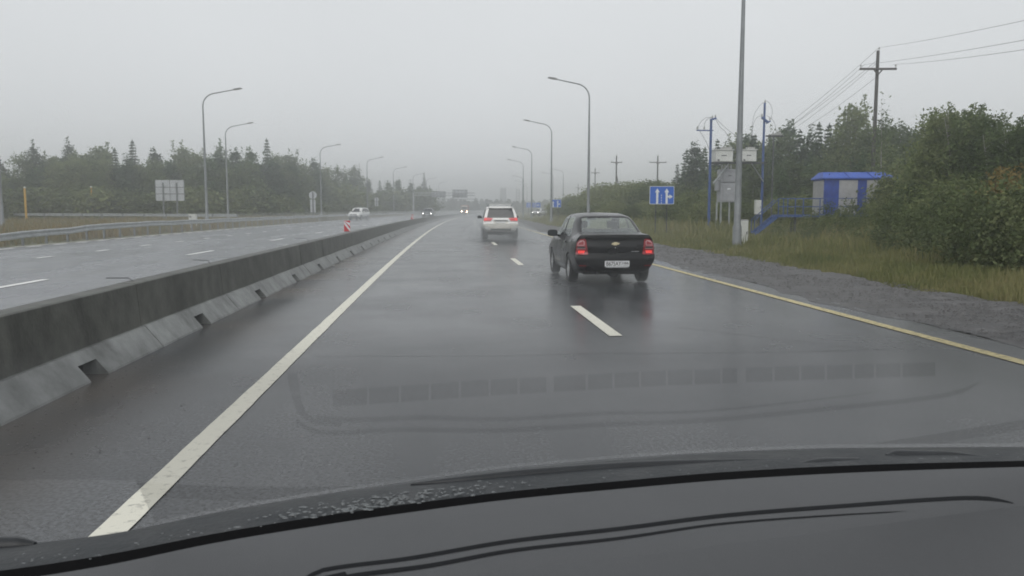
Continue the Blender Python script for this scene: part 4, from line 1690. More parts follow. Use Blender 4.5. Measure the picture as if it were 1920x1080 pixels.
def number_plate(parent, loc, rz, w, h, left, right, ink=True):
    t = bpy.data.objects.new('number_plate', None); link(t, parent)
    t.location = loc
    t.rotation_euler = (0, 0, rz)
    mb = MB()
    mb.prism(rrect(w, h, .012), -.004, .008, 'y')
    mb.build('plate_board', M['plate'], t)
    mb = MB()
    mb.box((0, .004, -h / 2 - .012), (w * .93, .02, .018))
    mb.build('plate_frame', M['chrome'], t)
    if ink:
        text_mesh('plate_number', left, h * 1.02, M['ink'], t, (-w * .145, -.007, -.004), (math.pi / 2, 0, 0), w * .60)
        text_mesh('region_number', right, h * .62, M['ink'], t, (w * .33, -.007, .008), (math.pi / 2, 0, 0), w * .24)
        mb = MB()
        mb.box((w * .19, -.0055, 0), (.004, .003, h * .92))
        mb.box((w * .34, -.0055, -h * .36), (w * .2, .003, .006))
        mb.build('plate_divider', M['ink'], t)
    return t


# ------------------------------------------------------------------ black sedan
def sedan():
    t = thing('black_sedan', 'black four-door sedan with lit red tail lamps driving ahead in the right lane', 'car')
    st = [
        (0.00, .32, .74, .845, .60, .80, .955, .715, 1.065),
        (0.10, .28, .76, .855, .61, .80, .96, .715, 1.075),
        (0.30, .25, .78, .863, .62, .80, .965, .70, 1.085),
        (0.52, .22, .80, .867, .62, .80, .97, .66, 1.10),
        (0.70, .20, .82, .868, .62, .79, .97, .64, 1.19),
        (0.95, .20, .82, .868, .62, .79, .972, .62, 1.335),
        (1.20, .20, .82, .868, .62, .79, .972, .61, 1.44),
        (1.50, .20, .82, .868, .62, .79, .97, .61, 1.49),
        (2.00, .20, .82, .868, .62, .79, .965, .615, 1.515),
        (2.45, .20, .82, .868, .62, .79, .96, .61, 1.50),
        (2.80, .20, .82, .868, .62, .79, .955, .605, 1.43),
        (3.15, .20, .82, .868, .62, .79, .95, .60, 1.24),
        (3.42, .20, .82, .866, .62, .785, .945, .64, 1.06),
        (3.70, .20, .82, .862, .62, .775, .92, .66, 1.01),
        (4.10, .22, .80, .85, .60, .75, .86, .65, .94),
        (4.35, .26, .76, .82, .56, .70, .78, .60, .85),
        (4.47, .30, .70, .76, .52, .64, .70, .54, .76)]
    yrear = [(.2, .13), (.30, .05), (.42, .0), (.56, .0), (.63, .01), (.655, .05), (.80, .04), (.93, .06), (1.0, .05), (1.06, .055), (1.2, .1)]
    yfront = [(.2, -.1), (.45, 0), (.6, -.02), (.8, -.1)]
    RWIN = [(-.625, 1.10), (.625, 1.10), (.60, 1.22), (.535, 1.395), (.43, 1.42), (-.43, 1.42), (-.535, 1.395), (-.60, 1.22)]
    SIDE_R = [(1.02, .99), (1.28, 1.385), (1.42, 1.41), (1.90, 1.425), (1.90, .985)]
    SIDE_F = [(1.98, .985), (1.98, 1.425), (2.35, 1.41), (2.62, 1.35), (3.12, 1.02), (3.12, .985)]

    def rear_hole(c, n): return n.y < -.1 and 1.11 < c.z < 1.40 and c.y < 1.3 and abs(c.x) < .625 - (c.z - 1.10) * .28 - .03
    def front_hole(c, n): return n.y > .1 and 1.10 < c.z < 1.41 and c.y > 2.6 and abs(c.x) < .60 - (c.z - 1.085) * .20
    def side_hole(c, n): return abs(n.x) > .4 and 1.02 < c.z < 1.39 and ((1.02 + (c.z - .99) * .66 + .05 < c.y < 1.86) or (2.02 < c.y < 3.08 - (c.z - .99) * 1.35))

    me, bvh = body_mesh(st, yrear, yfront, [(.84, .355, .315, .60), (3.46, .355, .315, .60)], holes=(rear_hole, front_hole, side_hole))
    me.materials.append(M['black_paint'])
    me.shade_smooth()
    try: me.set_sharp_from_angle(angle=R(42))
    except Exception: pass
    body = link(bpy.data.objects.new('body', me), t)
    G_ = M['glass_rear']
    patch('rear_window', bvh, RWIN, 'rear', .006, M['glass_wet'], t)
    fr = line_poly([(-.625, 1.10), (-.60, 1.22), (-.535, 1.395), (-.43, 1.42), (0, 1.425), (.43, 1.42), (.535, 1.395), (.60, 1.22), (.625, 1.10)], .03)
    patch('window_seal', bvh, fr, 'rear', .009, M['trim'], t, cuts=3)
    patch('windscreen', bvh, [(-.58, 1.09), (.58, 1.09), (.5, 1.42), (-.5, 1.42)], 'front', .006, G_, t)
    for v in ('left', 'right'):
        patch('rear_side_window', bvh, SIDE_R, v, .006, G_, t)
        patch('front_side_window', bvh, SIDE_F, v, .006, G_, t)
        patch('door_pillar', bvh, [(1.88, .98), (1.90, 1.43), (1.99, 1.43), (2.0, .98)], v, .009, M['trim'], t)
        patch('belt_trim', bvh, line_poly([(.98, .985), (2, .978), (3.2, .972)], .022), v, .009, M['trim'], t)
        patch('door_seam', bvh, line_poly([(1.94, .96), (1.93, .6), (1.95, .30)], .012), v, .003, M['seam'], t)
        patch('door_seam', bvh, line_poly([(1.02, .97), (1.12, .80), (1.26, .62), (1.32, .30)], .012), v, .003, M['seam'], t)
        patch('sill_sheen', bvh, line_poly([(1.28, .34), (2.2, .33), (3.05, .34)], .03), v, .008, M['grey_paint'], t)  # grey line painted along the sill in place of a reflection
        for y_ in (1.22, 2.12):
            h = patch('door_handle', bvh, [(y_, .845), (y_ + .19, .845), (y_ + .19, .88), (y_, .88)], v, .02, M['black_paint'], t, thick=.02)
    # tail lamps: red outer shell, clear upper chambers, lit lower chamber
    TL = [(.555, .985), (.60, .955), (.645, .62), (.70, .60), (.835, .635), (.822, .80), (.80, .905), (.745, .965), (.66, .985)]
    TL = [(.575, .60 + .05), (.70, .64), (.83, .65), (.825, .79), (.802, .90), (.74, .962), (.655, .975), (.615, .955), (.60, .82)]
    for s in (1, -1):
        po = TL if s > 0 else mirror(TL)
        lamp = patch('tail_lamp', bvh, po, 'rear', .010, M['red_lens'], t, thick=.012)
        up = [(.655, .83), (.80, .83), (.785, .895), (.735, .94), (.67, .945), (.645, .91)]
        mid = [(.645, .775), (.80, .775), (.80, .80), (.645, .80)]
        low = [(.655, .672), (.785, .672), (.785, .728), (.64, .728)]
        f = (lambda q: q) if s > 0 else mirror
        patch('clear_chamber', bvh, f(up), 'rear', .026, M['pink_lens'], lamp)
        patch('red_chamber', bvh, f([(.665, .845), (.785, .845), (.772, .885), (.68, .925), (.665, .9)]), 'rear', .029, M['red_lens'], lamp)
        patch('chrome_band', bvh, f([(.63, .758), (.815, .758), (.815, .772), (.63, .772)]), 'rear', .028, M['pink_lens'], lamp)
        patch('dark_chamber', bvh, f([(.64, .772), (.80, .772), (.80, .812), (.64, .812)]), 'rear', .027, M['trim'], lamp)
        patch('brake_light', bvh, f(low), 'rear', .028, M['brake_on'], lamp)
    # lid and bumper seams, bumper ledge
    patch('boot_seam', bvh, line_poly([(-.60, 1.04), (-.60, .84), (-.575, .64), (0, .635), (.575, .64), (.60, .84), (.60, 1.04)], .012), 'rear', .003, M['seam'], t)
    patch('bumper_seam', bvh, line_poly([(-.86, .625), (-.58, .615), (0, .605), (.58, .615), (.86, .625)], .011), 'rear', .003, M['seam'], t)
    patch('lower_grille', bvh, [(-.62, .235), (.62, .235), (.66, .30), (-.66, .30)], 'rear', .006, M['trim'], t)
    patch('spoiler_lip', bvh, line_poly([(-.60, 1.045), (0, 1.055), (.60, 1.045)], .024), 'rear', .012, M['black_paint'], t, thick=.02)
    for s in (-1, 1):
        patch('reflector', bvh, [(s * .62, .40), (s * .76, .405), (s * .76, .425), (s * .62, .42)], 'rear', .006, M['red_lens'], t)
    # emblem: flat cross-shaped badge
    bow = [(-.085, -.018), (-.042, -.018), (-.042, -.034), (.034, -.034), (.034, -.018), (.075, -.018), (.092, .018), (.042, .018), (.042, .034), (-.034, .034), (-.034, .018), (-.07, .018)]
    y0 = bvh.ray_cast(Vector((0, -3, .86)), Vector((0, 1, 0)))[0].y
    mb = MB(); mb.prism([(x + .0, z + .868) for x, z in bow], y0 - .02, y0 + .02, 'y')
    mb.build('emblem', M['gold'], t, bevel=.004)
    patch('lettering_strip', bvh, [(.34, .70), (.51, .70), (.51, .712), (.34, .712)], 'rear', .006, M['chrome'], t)
    mb = MB(); mb.tube([(.0, y0 - .01, .785), (0, y0 + .02, .785)], .012, 8); mb.build('lock', M['chrome'], t)
    y1 = bvh.ray_cast(Vector((.0, -3, .46)), Vector((0, 1, 0)))[0].y
    number_plate(t, (.03, y1 - .012, .455), 0, .52, .118, 'B675AY', '186')
    for s in (-1, 1):
        for y_ in (.84, 3.46):
            make_wheel(t, s * .772, y_, .315, .20, s, 9)
        door_mirror(t, s * .80, 2.78, 1.0, s, M['black_paint'])
    # underside: silencer, axle, exhaust
    mb = MB()
    mb.box((0, 2.2, .26), (1.2, 3.9, .1))
    mb.build('underbody', M['under'], t)
    mb = MB(); mb.tube([(-.7, .84, .30), (.7, .84, .30)], .06, 8); mb.tube([(.05, .30, .24), (.05, .75, .24)], [.1, .1], 12)
    mb.build('axle', M['under'], t)
    mb = MB(); mb.tube([(-.35, .12, .235), (-.35, .6, .25)], .03, 8); mb.build('exhaust_pipe', M['dark_steel'], t)
    # interior: seats with headrests, wheel
    for x in (-.36, .36):
        for nm, y_, w in (('front_seat', 2.15, .50),):
            mb = MB()
            prof = [(y_ + .08, .5), (y_ - .14, 1.12), (y_ - .06, 1.14), (y_ + .18, .5)]
            mb.prism(prof, x - w / 2, x + w / 2, 'x')
            se = mb.build(nm, M['seat'], t, bevel=.04)
            mb = MB()
            mb.box((x, y_ - .14, 1.235), (.26, .09, .17))
            mb.build('headrest', M['seat'], se, bevel=.035)
    mb = MB(); mb.prism([(.95, .55), (.78, 1.06), (.86, 1.09), (1.1, .55)], -.66, .66, 'x')
    se = mb.build('rear_seat', M['seat'], t, bevel=.04)
    for x in (-.4, .4):
        mb = MB(); mb.box((x, .80, 1.12), (.26, .08, .1)); mb.build('headrest', M['seat'], se, bevel=.03)
    mb = MB(); mb.box((0, 3.1, .95), (1.3, .5, .16)); mb.build('fascia', M['seat'], t, bevel=.05)
    mb = MB()
    mb.tube([(-.36 + .18 * math.cos(2 * math.pi * k / 16), 2.78 - .04 * math.sin(2 * math.pi * k / 16), .98 + .17 * math.sin(2 * math.pi * k / 16)) for k in range(17)], .016, 6)
    mb.build('steering_wheel', M['seat'], t)
    mb = MB(); mb.box((0, 2.72, 1.37), (.22, .02, .06)); mb.build('inside_mirror', M['trim'], t)
    return t, bvh


# ------------------------------------------------------------------ sports utility vehicles
SUV_ST = [
    (0.00, .50, .74, .885, .80, .855, 1.10, .665, 1.70),
    (0.30, .44, .78, .90, .80, .86, 1.10, .675, 1.735),
    (0.80, .38, .80, .905, .80, .865, 1.10, .685, 1.765),
    (1.40, .36, .82, .905, .80, .865, 1.09, .69, 1.775),
    (2.20, .36, .82, .905, .80, .865, 1.08, .685, 1.765),
    (2.75, .36, .82, .905, .80, .86, 1.07, .67, 1.70),
    (3.15, .36, .82, .905, .80, .855, 1.06, .66, 1.46),
    (3.45, .38, .82, .90, .80, .85, 1.05, .68, 1.20),
    (3.75, .38, .82, .895, .80, .835, 1.02, .70, 1.135),
    (4.25, .42, .80, .88, .76, .80, .96, .68, 1.06),
    (4.55, .46, .74, .84, .68, .74, .86, .62, .94),
    (4.66, .50, .68, .78, .62, .66, .76, .54, .82)]


def suv(name, label, paint, lower, rear_detail, lights, wr=.365, tint='glass_dark'):
    t = thing(name, label, 'car')
    yrear = [(.4, .10), (.55, .02), (.70, 0), (.84, 0), (.90, .05), (1.08, .06), (1.15, .09), (1.66, .34), (1.8, .36)]
    yfront = [(.4, -.08), (.6, 0), (.75, 0), (.9, -.06), (1.0, -.1)]
    me, bvh = body_mesh(SUV_ST, yrear, yfront, [(.88, .42, wr, .6), (3.68, .42, wr, .6)])
    me.materials.append(paint)
    me.shade_smooth()
    try: me.set_sharp_from_angle(angle=R(42))
    except Exception: pass
    link(bpy.data.objects.new('body', me), t)
    GD = M[tint]
    patch('rear_window', bvh, [(-.70, 1.15), (.70, 1.15), (.645, 1.40), (.585, 1.625), (-.585, 1.625), (-.645, 1.40)], 'rear', .010, GD, t)
    patch('windscreen', bvh, [(-.70, 1.16), (.70, 1.16), (.60, 1.66), (-.60, 1.66)], 'front', .010, GD, t)
    for v in ('left', 'right'):
        patch('rear_side_window', bvh, [(.35, 1.20), (.60, 1.60), (1.20, 1.65), (1.20, 1.15)], v, .010, GD, t)
        patch('middle_side_window', bvh, [(1.28, 1.15), (1.28, 1.655), (2.05, 1.655), (2.05, 1.13)], v, .010, GD, t)
        patch('front_side_window', bvh, [(2.13, 1.13), (2.13, 1.65), (2.62, 1.62), (3.22, 1.17), (3.22, 1.12)], v, .010, GD, t)
        patch('sill_trim', bvh, [(1.25, .42), (3.3, .42), (3.3, .52), (1.25, .52)], v, .012, lower, t)
        for y_ in (1.22, 2.09):
            patch('door_seam', bvh, line_poly([(y_, 1.08), (y_, .52)], .014), v, .004, M['seam'], t)
        for y_ in (1.35, 2.22):
            patch('door_handle', bvh, [(y_, .98), (y_ + .2, .98), (y_ + .2, 1.015), (y_, 1.015)], v, .02, paint, t, thick=.02)
    for s in (-1, 1):
        for y_ in (.88, 3.68):
            make_wheel(t, s * .77, y_, wr, .25, s, 6)
        door_mirror(t, s * .86, 3.0, 1.14, s, M['trim'] if rear_detail else paint)
        mb = MB()
        mb.bar((s * .60, .62, 1.80), (s * .60, 2.5, 1.80), .04, .035)
        for y_ in (.66, 1.55, 2.45):
            mb.bar((s * .60, y_, 1.73), (s * .60, y_, 1.80), .06, .05)
        mb.build('roof_rail', M['zinc'], t)
    mb = MB(); mb.box((0, 2.3, .42), (1.3, 3.7, .16)); mb.build('underbody', M['under'], t)
    mb = MB(); mb.tube([(-.7, .88, .36), (.7, .88, .36)], .09, 8); mb.box((.0, .88, .36), (.3, .3, .24)); mb.build('axle', M['under'], t)
    # lower bumpers
    patch('rear_bumper_lower', bvh, [(-.84, .47), (.84, .47), (.88, .60), (-.88, .60)], 'rear', .012, lower, t)
    if rear_detail:
        TLs = [(.40, 1.125), (.52, .985), (.86, .985), (.885, 1.03), (.862, 1.145), (.80, 1.165), (.62, 1.15)]
        for s in (1, -1):
            f = (lambda q: q) if s > 0 else mirror
            lm = patch('tail_lamp', bvh, f(TLs), 'rear', .012, M['tail_on'], t, thick=.015)
            patch('brake_light', bvh, f([(.70, 1.02), (.84, 1.02), (.83, 1.11), (.72, 1.11)]), 'rear', .03, M['brake_on'], lm)
        patch('bumper', bvh, [(-.885, .60), (.885, .60), (.895, .80), (.86, .83), (-.86, .83), (-.895, .80)], 'rear', .02, M['dirty_white'], t, thick=.03)
        patch('plate_recess', bvh, [(-.34, .985), (.34, .985), (.40, .84), (-.40, .84)], 'rear', .004, M['dirty_white'], t)
        patch('handle_bar', bvh, line_poly([(-.35, 1.0), (.35, 1.0)], .028), 'rear', .03, M['trim'], t, thick=.01)
        patch('chrome_strip', bvh, line_poly([(-.33, 1.045), (.33, 1.045)], .03), 'rear', .02, M['white_paint'], t, thick=.015)
        y1 = bvh.ray_cast(Vector((0, -3, .915)), Vector((0, 1, 0)))[0].y
        number_plate(t, (.0, y1 - .015, .915), 0, .52, .112, '', '', ink=False)
        patch('tailgate_seam', bvh, line_poly([(-.80, 1.10), (-.80, .845), (.80, .845), (.80, 1.10)], .014), 'rear', .005, M['seam'], t)
        patch('spoiler', bvh, [(-.61, 1.635), (.61, 1.635), (.60, 1.69), (-.60, 1.69)], 'rear', .03, paint, t, thick=.05)
        mb = MB()
        mb.bar((-.72, 1.2, 1.85), (.72, 1.2, 1.85), .07, .035)
        mb.build('roof_crossbar', M['zinc'], t)
        mb = MB(); mb.bar((-.58, .46, 1.835), (.58, .46, 1.835), .16, .025)
        mb.bar((-.5, .46, 1.76), (-.5, .46, 1.83), .1, .06); mb.bar((.5, .46, 1.76), (.5, .46, 1.83), .1, .06)
        mb.build('rear_wing', M['white_paint'], t)
        for s in (-1, 1):
            mb = MB(); mb.box((s * .77, .50, .36), (.27, .02, .42)); mb.build('mud_flap', M['trim'], t)
    if lights:
        HL = [(.48, .80), (.56, .92), (.76, .93), (.80, .86), (.70, .78)]
        for s in (1, -1):
            f = (lambda q: q) if s > 0 else mirror
            hl = patch('headlamp', bvh, f(HL), 'front', .012, M['pink_lens'] if False else M['chrome'], t, thick=.01)
            patch('bulb', bvh, f([(.58, .83), (.60, .90), (.72, .90), (.72, .83)]), 'front', .026, lights, hl)
            patch('fog_lamp', bvh, f([(.56, .55), (.60, .62), (.70, .62), (.70, .55)]), 'front', .012, M['chrome'], t)
        patch('grille', bvh, [(-.46, .74), (.46, .74), (.52, .88), (-.52, .88)], 'front', .012, M['trim'], t)
        patch('front_bumper_lower', bvh, [(-.66, .50), (.66, .50), (.60, .66), (-.60, .66)], 'front', .012, M['trim'], t)
        y1 = bvh.ray_cast(Vector((0, 9, .69)), Vector((0, -1, 0)))[0].y
        number_plate(t, (0, y1 + .015, .69), math.pi, .5, .11, '', '', ink=False)
    return t, bvh


t, _b = sedan()
SC = .945
c = G(1148, 529, 0)
Yr = 16.15 - .84 * SC
t.location = (3.40, Yr, 0.008)
t.rotation_euler = (0, 0, R(-.2))
t.scale = (SC, SC, SC)

t, _b = suv('white_suv', 'white sport utility car with red tail lamps and roof rails throwing up spray ahead', M['white_paint'], M['trim'], True, None)
p = P(938.5, 448, 38.6)
t.location = (p.x, 38.4, 0.008)
t.rotation_euler = (0, 0, R(-1.2))
t.scale = (.955,) * 3

t, _b = suv('oncoming_suv', 'white oncoming sport utility car with lit headlamps on the opposite road', M['white_paint'], M['trim'], False, M['head_dim'])
p = P(661, 400, 113)
t.location = (p.x + 1.1, 118, 0.004)
t.rotation_euler = (0, 0, R(180 - 13))

t, _b = suv('oncoming_suv', 'dark oncoming sport utility car with two bright headlamps behind the barrier', M['grey_paint'], M['trim'], False, M['head_on'])
p = P(804, 400, 135)
t.location = (p.x, 136, 0.004)
t.rotation_euler = (0, 0, R(180 - 3))

t, _b = suv('distant_car', 'distant pale car half hidden by the verge grass beyond the blue boards', M['silver_paint'], M['trim'], False, M['head_on'])
p = P(1022, 398, 175)
t.location = (p.x, 178, 0.0)
t.rotation_euler = (0, 0, R(180 - 30))

# far oncoming truck with a red lower front
p = P(870.5, 400, 262)
t = thing('oncoming_truck', 'far oncoming truck with a pale cab over a red front and warm headlamps', 'truck', (p.x, 262, 0.0), R(-5))
mb = MB()
mb.prism([(0, 1.25), (0.12, 2.72), (.4, 2.8), (1.7, 2.8), (1.7, 1.25)], -1.0, 1.0, 'x')
cb = mb.build('cab', M['truck_white'], t, bevel=.08)
mb = MB(); mb.prism([(-.03, 1.62), (.06, 2.45), (.09, 2.45), (0.0, 1.62)], -.86, .86, 'x'); mb.build('windscreen', M['glass_dark'], cb)
mb = MB(); mb.box((0, .8, .88), (2.1, 1.9, .72)); mb.build('red_front', M['truck_red'], t, bevel=.05)
mb = MB(); mb.box((0, -.18, .52), (2.2, .2, .3)); mb.build('bumper', M['truck_red'], t, bevel=.04)
mb = MB(); mb.box((0, -.17, .95), (1.1, .03, .34)); mb.build('grille', M['trim'], t)
for s in (-1, 1):
    mb = MB(); mb.lathe([(0.001, -.06), (.17, -.04), (.2, .05)], 16, 'z')
    o = mb.build('headlamp', M['head_warm'], t)
    o.location = (s * .84, -.2, .86); o.rotation_euler = (R(90), 0, 0)
    mb = MB(); mb.box((s * 1.28, .2, 2.1), (.16, .08, .5)); mb.build('door_mirror', M['trim'], t, bevel=.02)
    for y_ in (.7, 4.6):
        w = make_wheel(t, s * .95, y_, .5, .3, s, 6, True)
mb = MB(); mb.box((0, 4.2, 1.95), (2.3, 4.6, 2.0)); mb.build('cargo_body', M['truck_red'], t, bevel=.04)
mb = MB(); mb.box((0, 3.2, .7), (.9, 6.0, .3)); mb.build('chassis', M['under'], t)

# ================================================================== THE CAR WE SIT IN: dashboard, edge strip, cowl, wipers
ZD = 1.16
GLASS_A, GLASS_K, DASH_T = 23.0, 0.3, 4.0
EDGE_LOW = [(-420, 1150), (-160, 1110), (60, 1079), (200, 1056), (400, 1015), (600, 982), (750, 960), (960, 933), (1160, 914), (1360, 897), (1610, 883), (1910, 873), (2150, 868), (2500, 868)]
EDGE_UP = [(-420, 1128), (-160, 1092), (60, 1064), (200, 1042), (400, 1003), (600, 970), (750, 949), (960, 923), (1160, 904), (1360, 887), (1610, 874), (1910, 866), (2150, 861), (2500, 861)]
BAND_UP = [(-420, 1050), (-160, 1030), (60, 1018), (200, 1002), (400, 962), (560, 934), (760, 904), (944, 879), (1196, 857), (1387, 846), (1575, 840), (1912, 838), (2150, 838), (2500, 842)]


def dense(pts, n):
    x = [p[0] for p in pts]; y_ = [p[1] for p in pts]
    xi = np.linspace(x[0], x[-1], n)
    return list(zip(xi, pchip(x, y_, xi)))


NE = 90
el, eu, bu = dense(EDGE_LOW, NE), dense(EDGE_UP, NE), dense(BAND_UP, NE)
dsh = thing('dashboard', 'grey grained dashboard top with two dark seam lines along the bottom of the view', 'dashboard', (0, .7, ZD))
o0 = Vector(dsh.location)
E = [G(px, py, ZD) for px, py in el]
mb = MB()
rows = []
for s in range(NE):
    e = E[s]
    inward = Vector((-e.x * .12, -1, 0)).normalized()
    near = Vector((e.x * .93 + .02, .16, ZD + (e.y - .16) * math.tan(R(DASH_T))))
    col_ = [e + Vector((0, .006, -.03)), e + Vector((0, .004, -.008)), e + Vector((0, 0, -.002)), e + inward * .006]
    for k in range(1, 9):
        col_.append((e + inward * .006).lerp(near, (k / 8) ** 1.3))
    col_.append(near + Vector((0, -.03, -.25)))
    rows.append(col_)
nk = len(rows[0])
mb.add([p - o0 for r_ in rows for p in r_], [(i * nk + k, (i + 1) * nk + k, (i + 1) * nk + k + 1, i * nk + k + 1) for i in range(NE - 1) for k in range(nk - 1)])
dto = mb.build('dash_top', M['dash'], dsh, smooth=True)
dash_bvh = BVHTree.FromPolygons([Vector(v) for v in mb.v], mb.f)


def on_dash(p, up):
    h = dash_bvh.ray_cast(Vector((p.x - o0.x, p.y - o0.y, .3)), Vector((0, 0, -1)))
    return Vector((p.x - o0.x, p.y - o0.y, (h[0].z if h[0] else 0) + up))


def px_dash(px, py, up):
    c = Vector((0, 0, CAM_H)) - o0
    h = dash_bvh.ray_cast(c, ray(px, py).normalized())
    return (h[0] if h[0] else G(px, py, ZD) - o0) + Vector((0, 0, up))

SEAM1 = [(560, 1096), (580, 1081), (600, 1071), (630, 1065), (750, 1050), (960, 1015), (1160, 992), (1360, 967), (1610, 947), (1760, 936.5), (1820, 934), (1860, 936), (1900, 944)]
SEAM2 = [(600, 1094), (660, 1081), (800, 1062), (960, 1033), (1160, 1010), (1360, 982), (1560, 967), (1700, 959)]


def seam(pts, w0, w1):
    d = dense(pts, 60)
    mb = MB()
    vs = []
    for i, (px, py) in enumerate(d):
        s = i / 59
        w = w0 + (w1 - w0) * s
        if s > .97: w *= max(.15, (1 - s) / .03)
        lean = (d[min(i + 1, 59)][1] - d[max(i - 1, 0)][1]) / (d[min(i + 1, 59)][0] - d[max(i - 1, 0)][0])
        ww = w * math.sqrt(1 + lean * lean)
        vs += [px_dash(px, py - ww / 2, .0006), px_dash(px, py + ww / 2, .0006)]
    mb.add(vs, [(2 * i, 2 * i + 1, 2 * i + 3, 2 * i + 2) for i in range(59)])
    mb.build('seam', M['seam'], dsh)


seam(SEAM1, 7, 7)
seam(SEAM2, 9, 1.2)
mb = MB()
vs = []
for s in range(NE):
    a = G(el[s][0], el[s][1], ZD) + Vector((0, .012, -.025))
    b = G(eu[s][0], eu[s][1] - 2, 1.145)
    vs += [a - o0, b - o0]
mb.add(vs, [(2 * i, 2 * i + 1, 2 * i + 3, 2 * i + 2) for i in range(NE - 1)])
mb.build('edge_strip', M['blade_and_gap'], dsh)  # black strip filling the gap between dashboard edge and cowl

# cowl panel outside the glass, wet
cw = thing('windscreen_cowl', 'dark wet cowl panel beyond the dashboard edge, dotted with rain drops', 'cowl', (0, 1.1, 1.12))
o1 = Vector(cw.location)
mb = MB()
nr = 7
rows = []
for s in range(NE):
    a = G(eu[s][0], eu[s][1] + 3, 1.142)
    b = G(bu[s][0], bu[s][1], 1.125)
    r_ = []
    for k in range(nr):
        q = k / (nr - 1)
        p = a.lerp(b, q)
        p.z += .006 * math.sin(q * math.pi) 
        r_.append(p)
    r_.append(b + Vector((0, .01, -.05)))
    rows.append(r_)
nk = nr + 1
mb.add([p - o1 for r_ in rows for p in r_], [(i * nk + k, (i + 1) * nk + k, (i + 1) * nk + k + 1, i * nk + k + 1) for i in range(NE - 1) for k in range(nk - 1)])
cwo = mb.build('cowl_panel', M['cowl'], cw, smooth=True)
mb = MB()
vs = []
for s in range(NE):
    d = bu[s]
    th = 9 + 6 * min(1, max(0, (d[0] - 500) / 500)) 
    a, b = G(d[0], d[1] + th, 1.1335), G(d[0], d[1] + 1.5, 1.129)
    vs += [a - o1, b - o1]
mb.add(vs, [(2 * i, 2 * i + 1, 2 * i + 3, 2 * i + 2) for i in range(NE - 1)])
mb.build('glass_edge', M['frit'], cw)


def wiper(name, label, pts, rads, z=1.137):
    a = G(pts[0][0], pts[0][1], z)
    t = thing(name, label, 'wiper', a)
    xs = [p[0] for p in pts]
    xi = np.linspace(xs[0], xs[-1], 36)
    py_ = pchip(xs, [p[1] for p in pts], xi)
    rr = pchip(xs, rads, xi)
    path = [G(x, y_, z) - a for x, y_ in zip(xi, py_)]
    mb = MB()
    mb.tube(path, [r_ * .001 for r_ in rr], 10)
    ob = mb.build('arm', M['trim_w'], t, smooth=True)
    path2 = [p + Vector((0, .006, -.004)) for p in path[4:-6]]
    mb = MB()
    mb.tube(path2, .003, 6)
    mb.build('blade', M['blade_and_gap'], t, smooth=True)
    return t


M['trim_w'] = mat('wet_wiper_plastic', (0.017, 0.019, 0.022), 0.38, var=0.2, scale=25, spec=0.4)
wiper('wiper', 'long dark wiper lying along the cowl in the middle of the view', [(770, 908), (850, 903), (1000, 890), (1200, 875), (1380, 867), (1480, 865), (1510, 865)], [1, 6, 9, 8, 5, 4, 3])
wiper('wiper', 'short thick wiper root at the cowl toward the far side', [(1500, 873), (1540, 869), (1610, 866)], [5, 8, 6])
wiper('wiper', 'second dark wiper tapering toward the far corner of the cowl', [(1662, 858), (1680, 855), (1760, 855), (1850, 861), (1960, 867)], [5, 9, 8, 5, 3])
wiper('wiper', 'rounded wiper tip at the near corner of the cowl', [(-120, 1026), (-20, 1025), (30, 1023), (66, 1022)], [11, 11, 10, 4], 1.13)

# lower windscreen glass: clear, faintly mirroring the dashboard
GA = R(GLASS_A)
_e1, _e2 = G(600, 982, ZD), G(1700, 880, ZD)
_b = (_e2 - _e1).normalized()                 # the foot of the glass runs askew to the view
_hor = Vector((-_b.y, _b.x, 0))
gp, gn = _e1 + _hor * .06 - Vector((0, 0, .005)), _hor * math.sin(GA) + Vector((0, 0, math.cos(GA)))
camp = Vector((0, 0, CAM_H))


def on_glass(px, py):
    d = ray(px, py)
    return camp + d * ((gp - camp).dot(gn) / d.dot(gn))


def mirrored(px, py):
    """place on the dashboard seen mirrored in the glass at a pixel"""
    p = on_glass(px, py)
    d = ray(px, py).normalized()
    r_ = d - gn * 2 * d.dot(gn)
    h = dash_bvh.ray_cast(p - o0, r_)
    return h[0] + o0 if h[0] else p + r_ * ((ZD - .01 - p.z) / r_.z)


def lerp_px(pts, x):
    return float(np.interp(x, [p[0] for p in pts], [p[1] for p in pts]))


ws = thing('windscreen', 'clear lower windscreen glass faintly mirroring the dashboard vents', 'windscreen', gp)
og = Vector(ws.location)
mb = MB()
vs = []
GN_ = 60
for i in range(GN_):
    px = -60 + 2060 * i / (GN_ - 1)
    lo = lerp_px(BAND_UP, px) - 7
    while lo > 660:
        q = on_glass(px, lo)
        d_ = ray(px, lo).normalized()
        if 0.05 < (q - camp).length < 1.25 and (q - camp).dot(d_) > 0 and (px > 260 or dash_bvh.ray_cast(q - o0, d_ - gn * 2 * d_.dot(gn))[0]):
            break
        lo -= 3
    vs += [on_glass(px, 560) - og, on_glass(px, lo) - og]
mb.add(vs, [(2 * i, 2 * i + 1, 2 * i + 3, 2 * i + 2) for i in range(GN_ - 1)])
gm, t_, n_, l_, b_ = nt('windscreen_glass')
n_.remove(b_)
tr = n_.new('ShaderNodeBsdfTransparent')
gl = n_.new('ShaderNodeBsdfGlossy'); gl.inputs['Roughness'].default_value = 0.03
mx = n_.new('ShaderNodeMixShader')
ge_ = n_.new('ShaderNodeNewGeometry'); sx_ = n_.new('ShaderNodeSeparateXYZ'); mr_ = n_.new('ShaderNodeMapRange')
mr_.interpolation_type = 'SMOOTHSTEP'
mr_.inputs['From Min'].default_value = on_glass(960, 568).z
mr_.inputs['From Max'].default_value = on_glass(960, 690).z
mr_.inputs['To Min'].default_value = 0.0
mr_.inputs['To Max'].default_value = GLASS_K
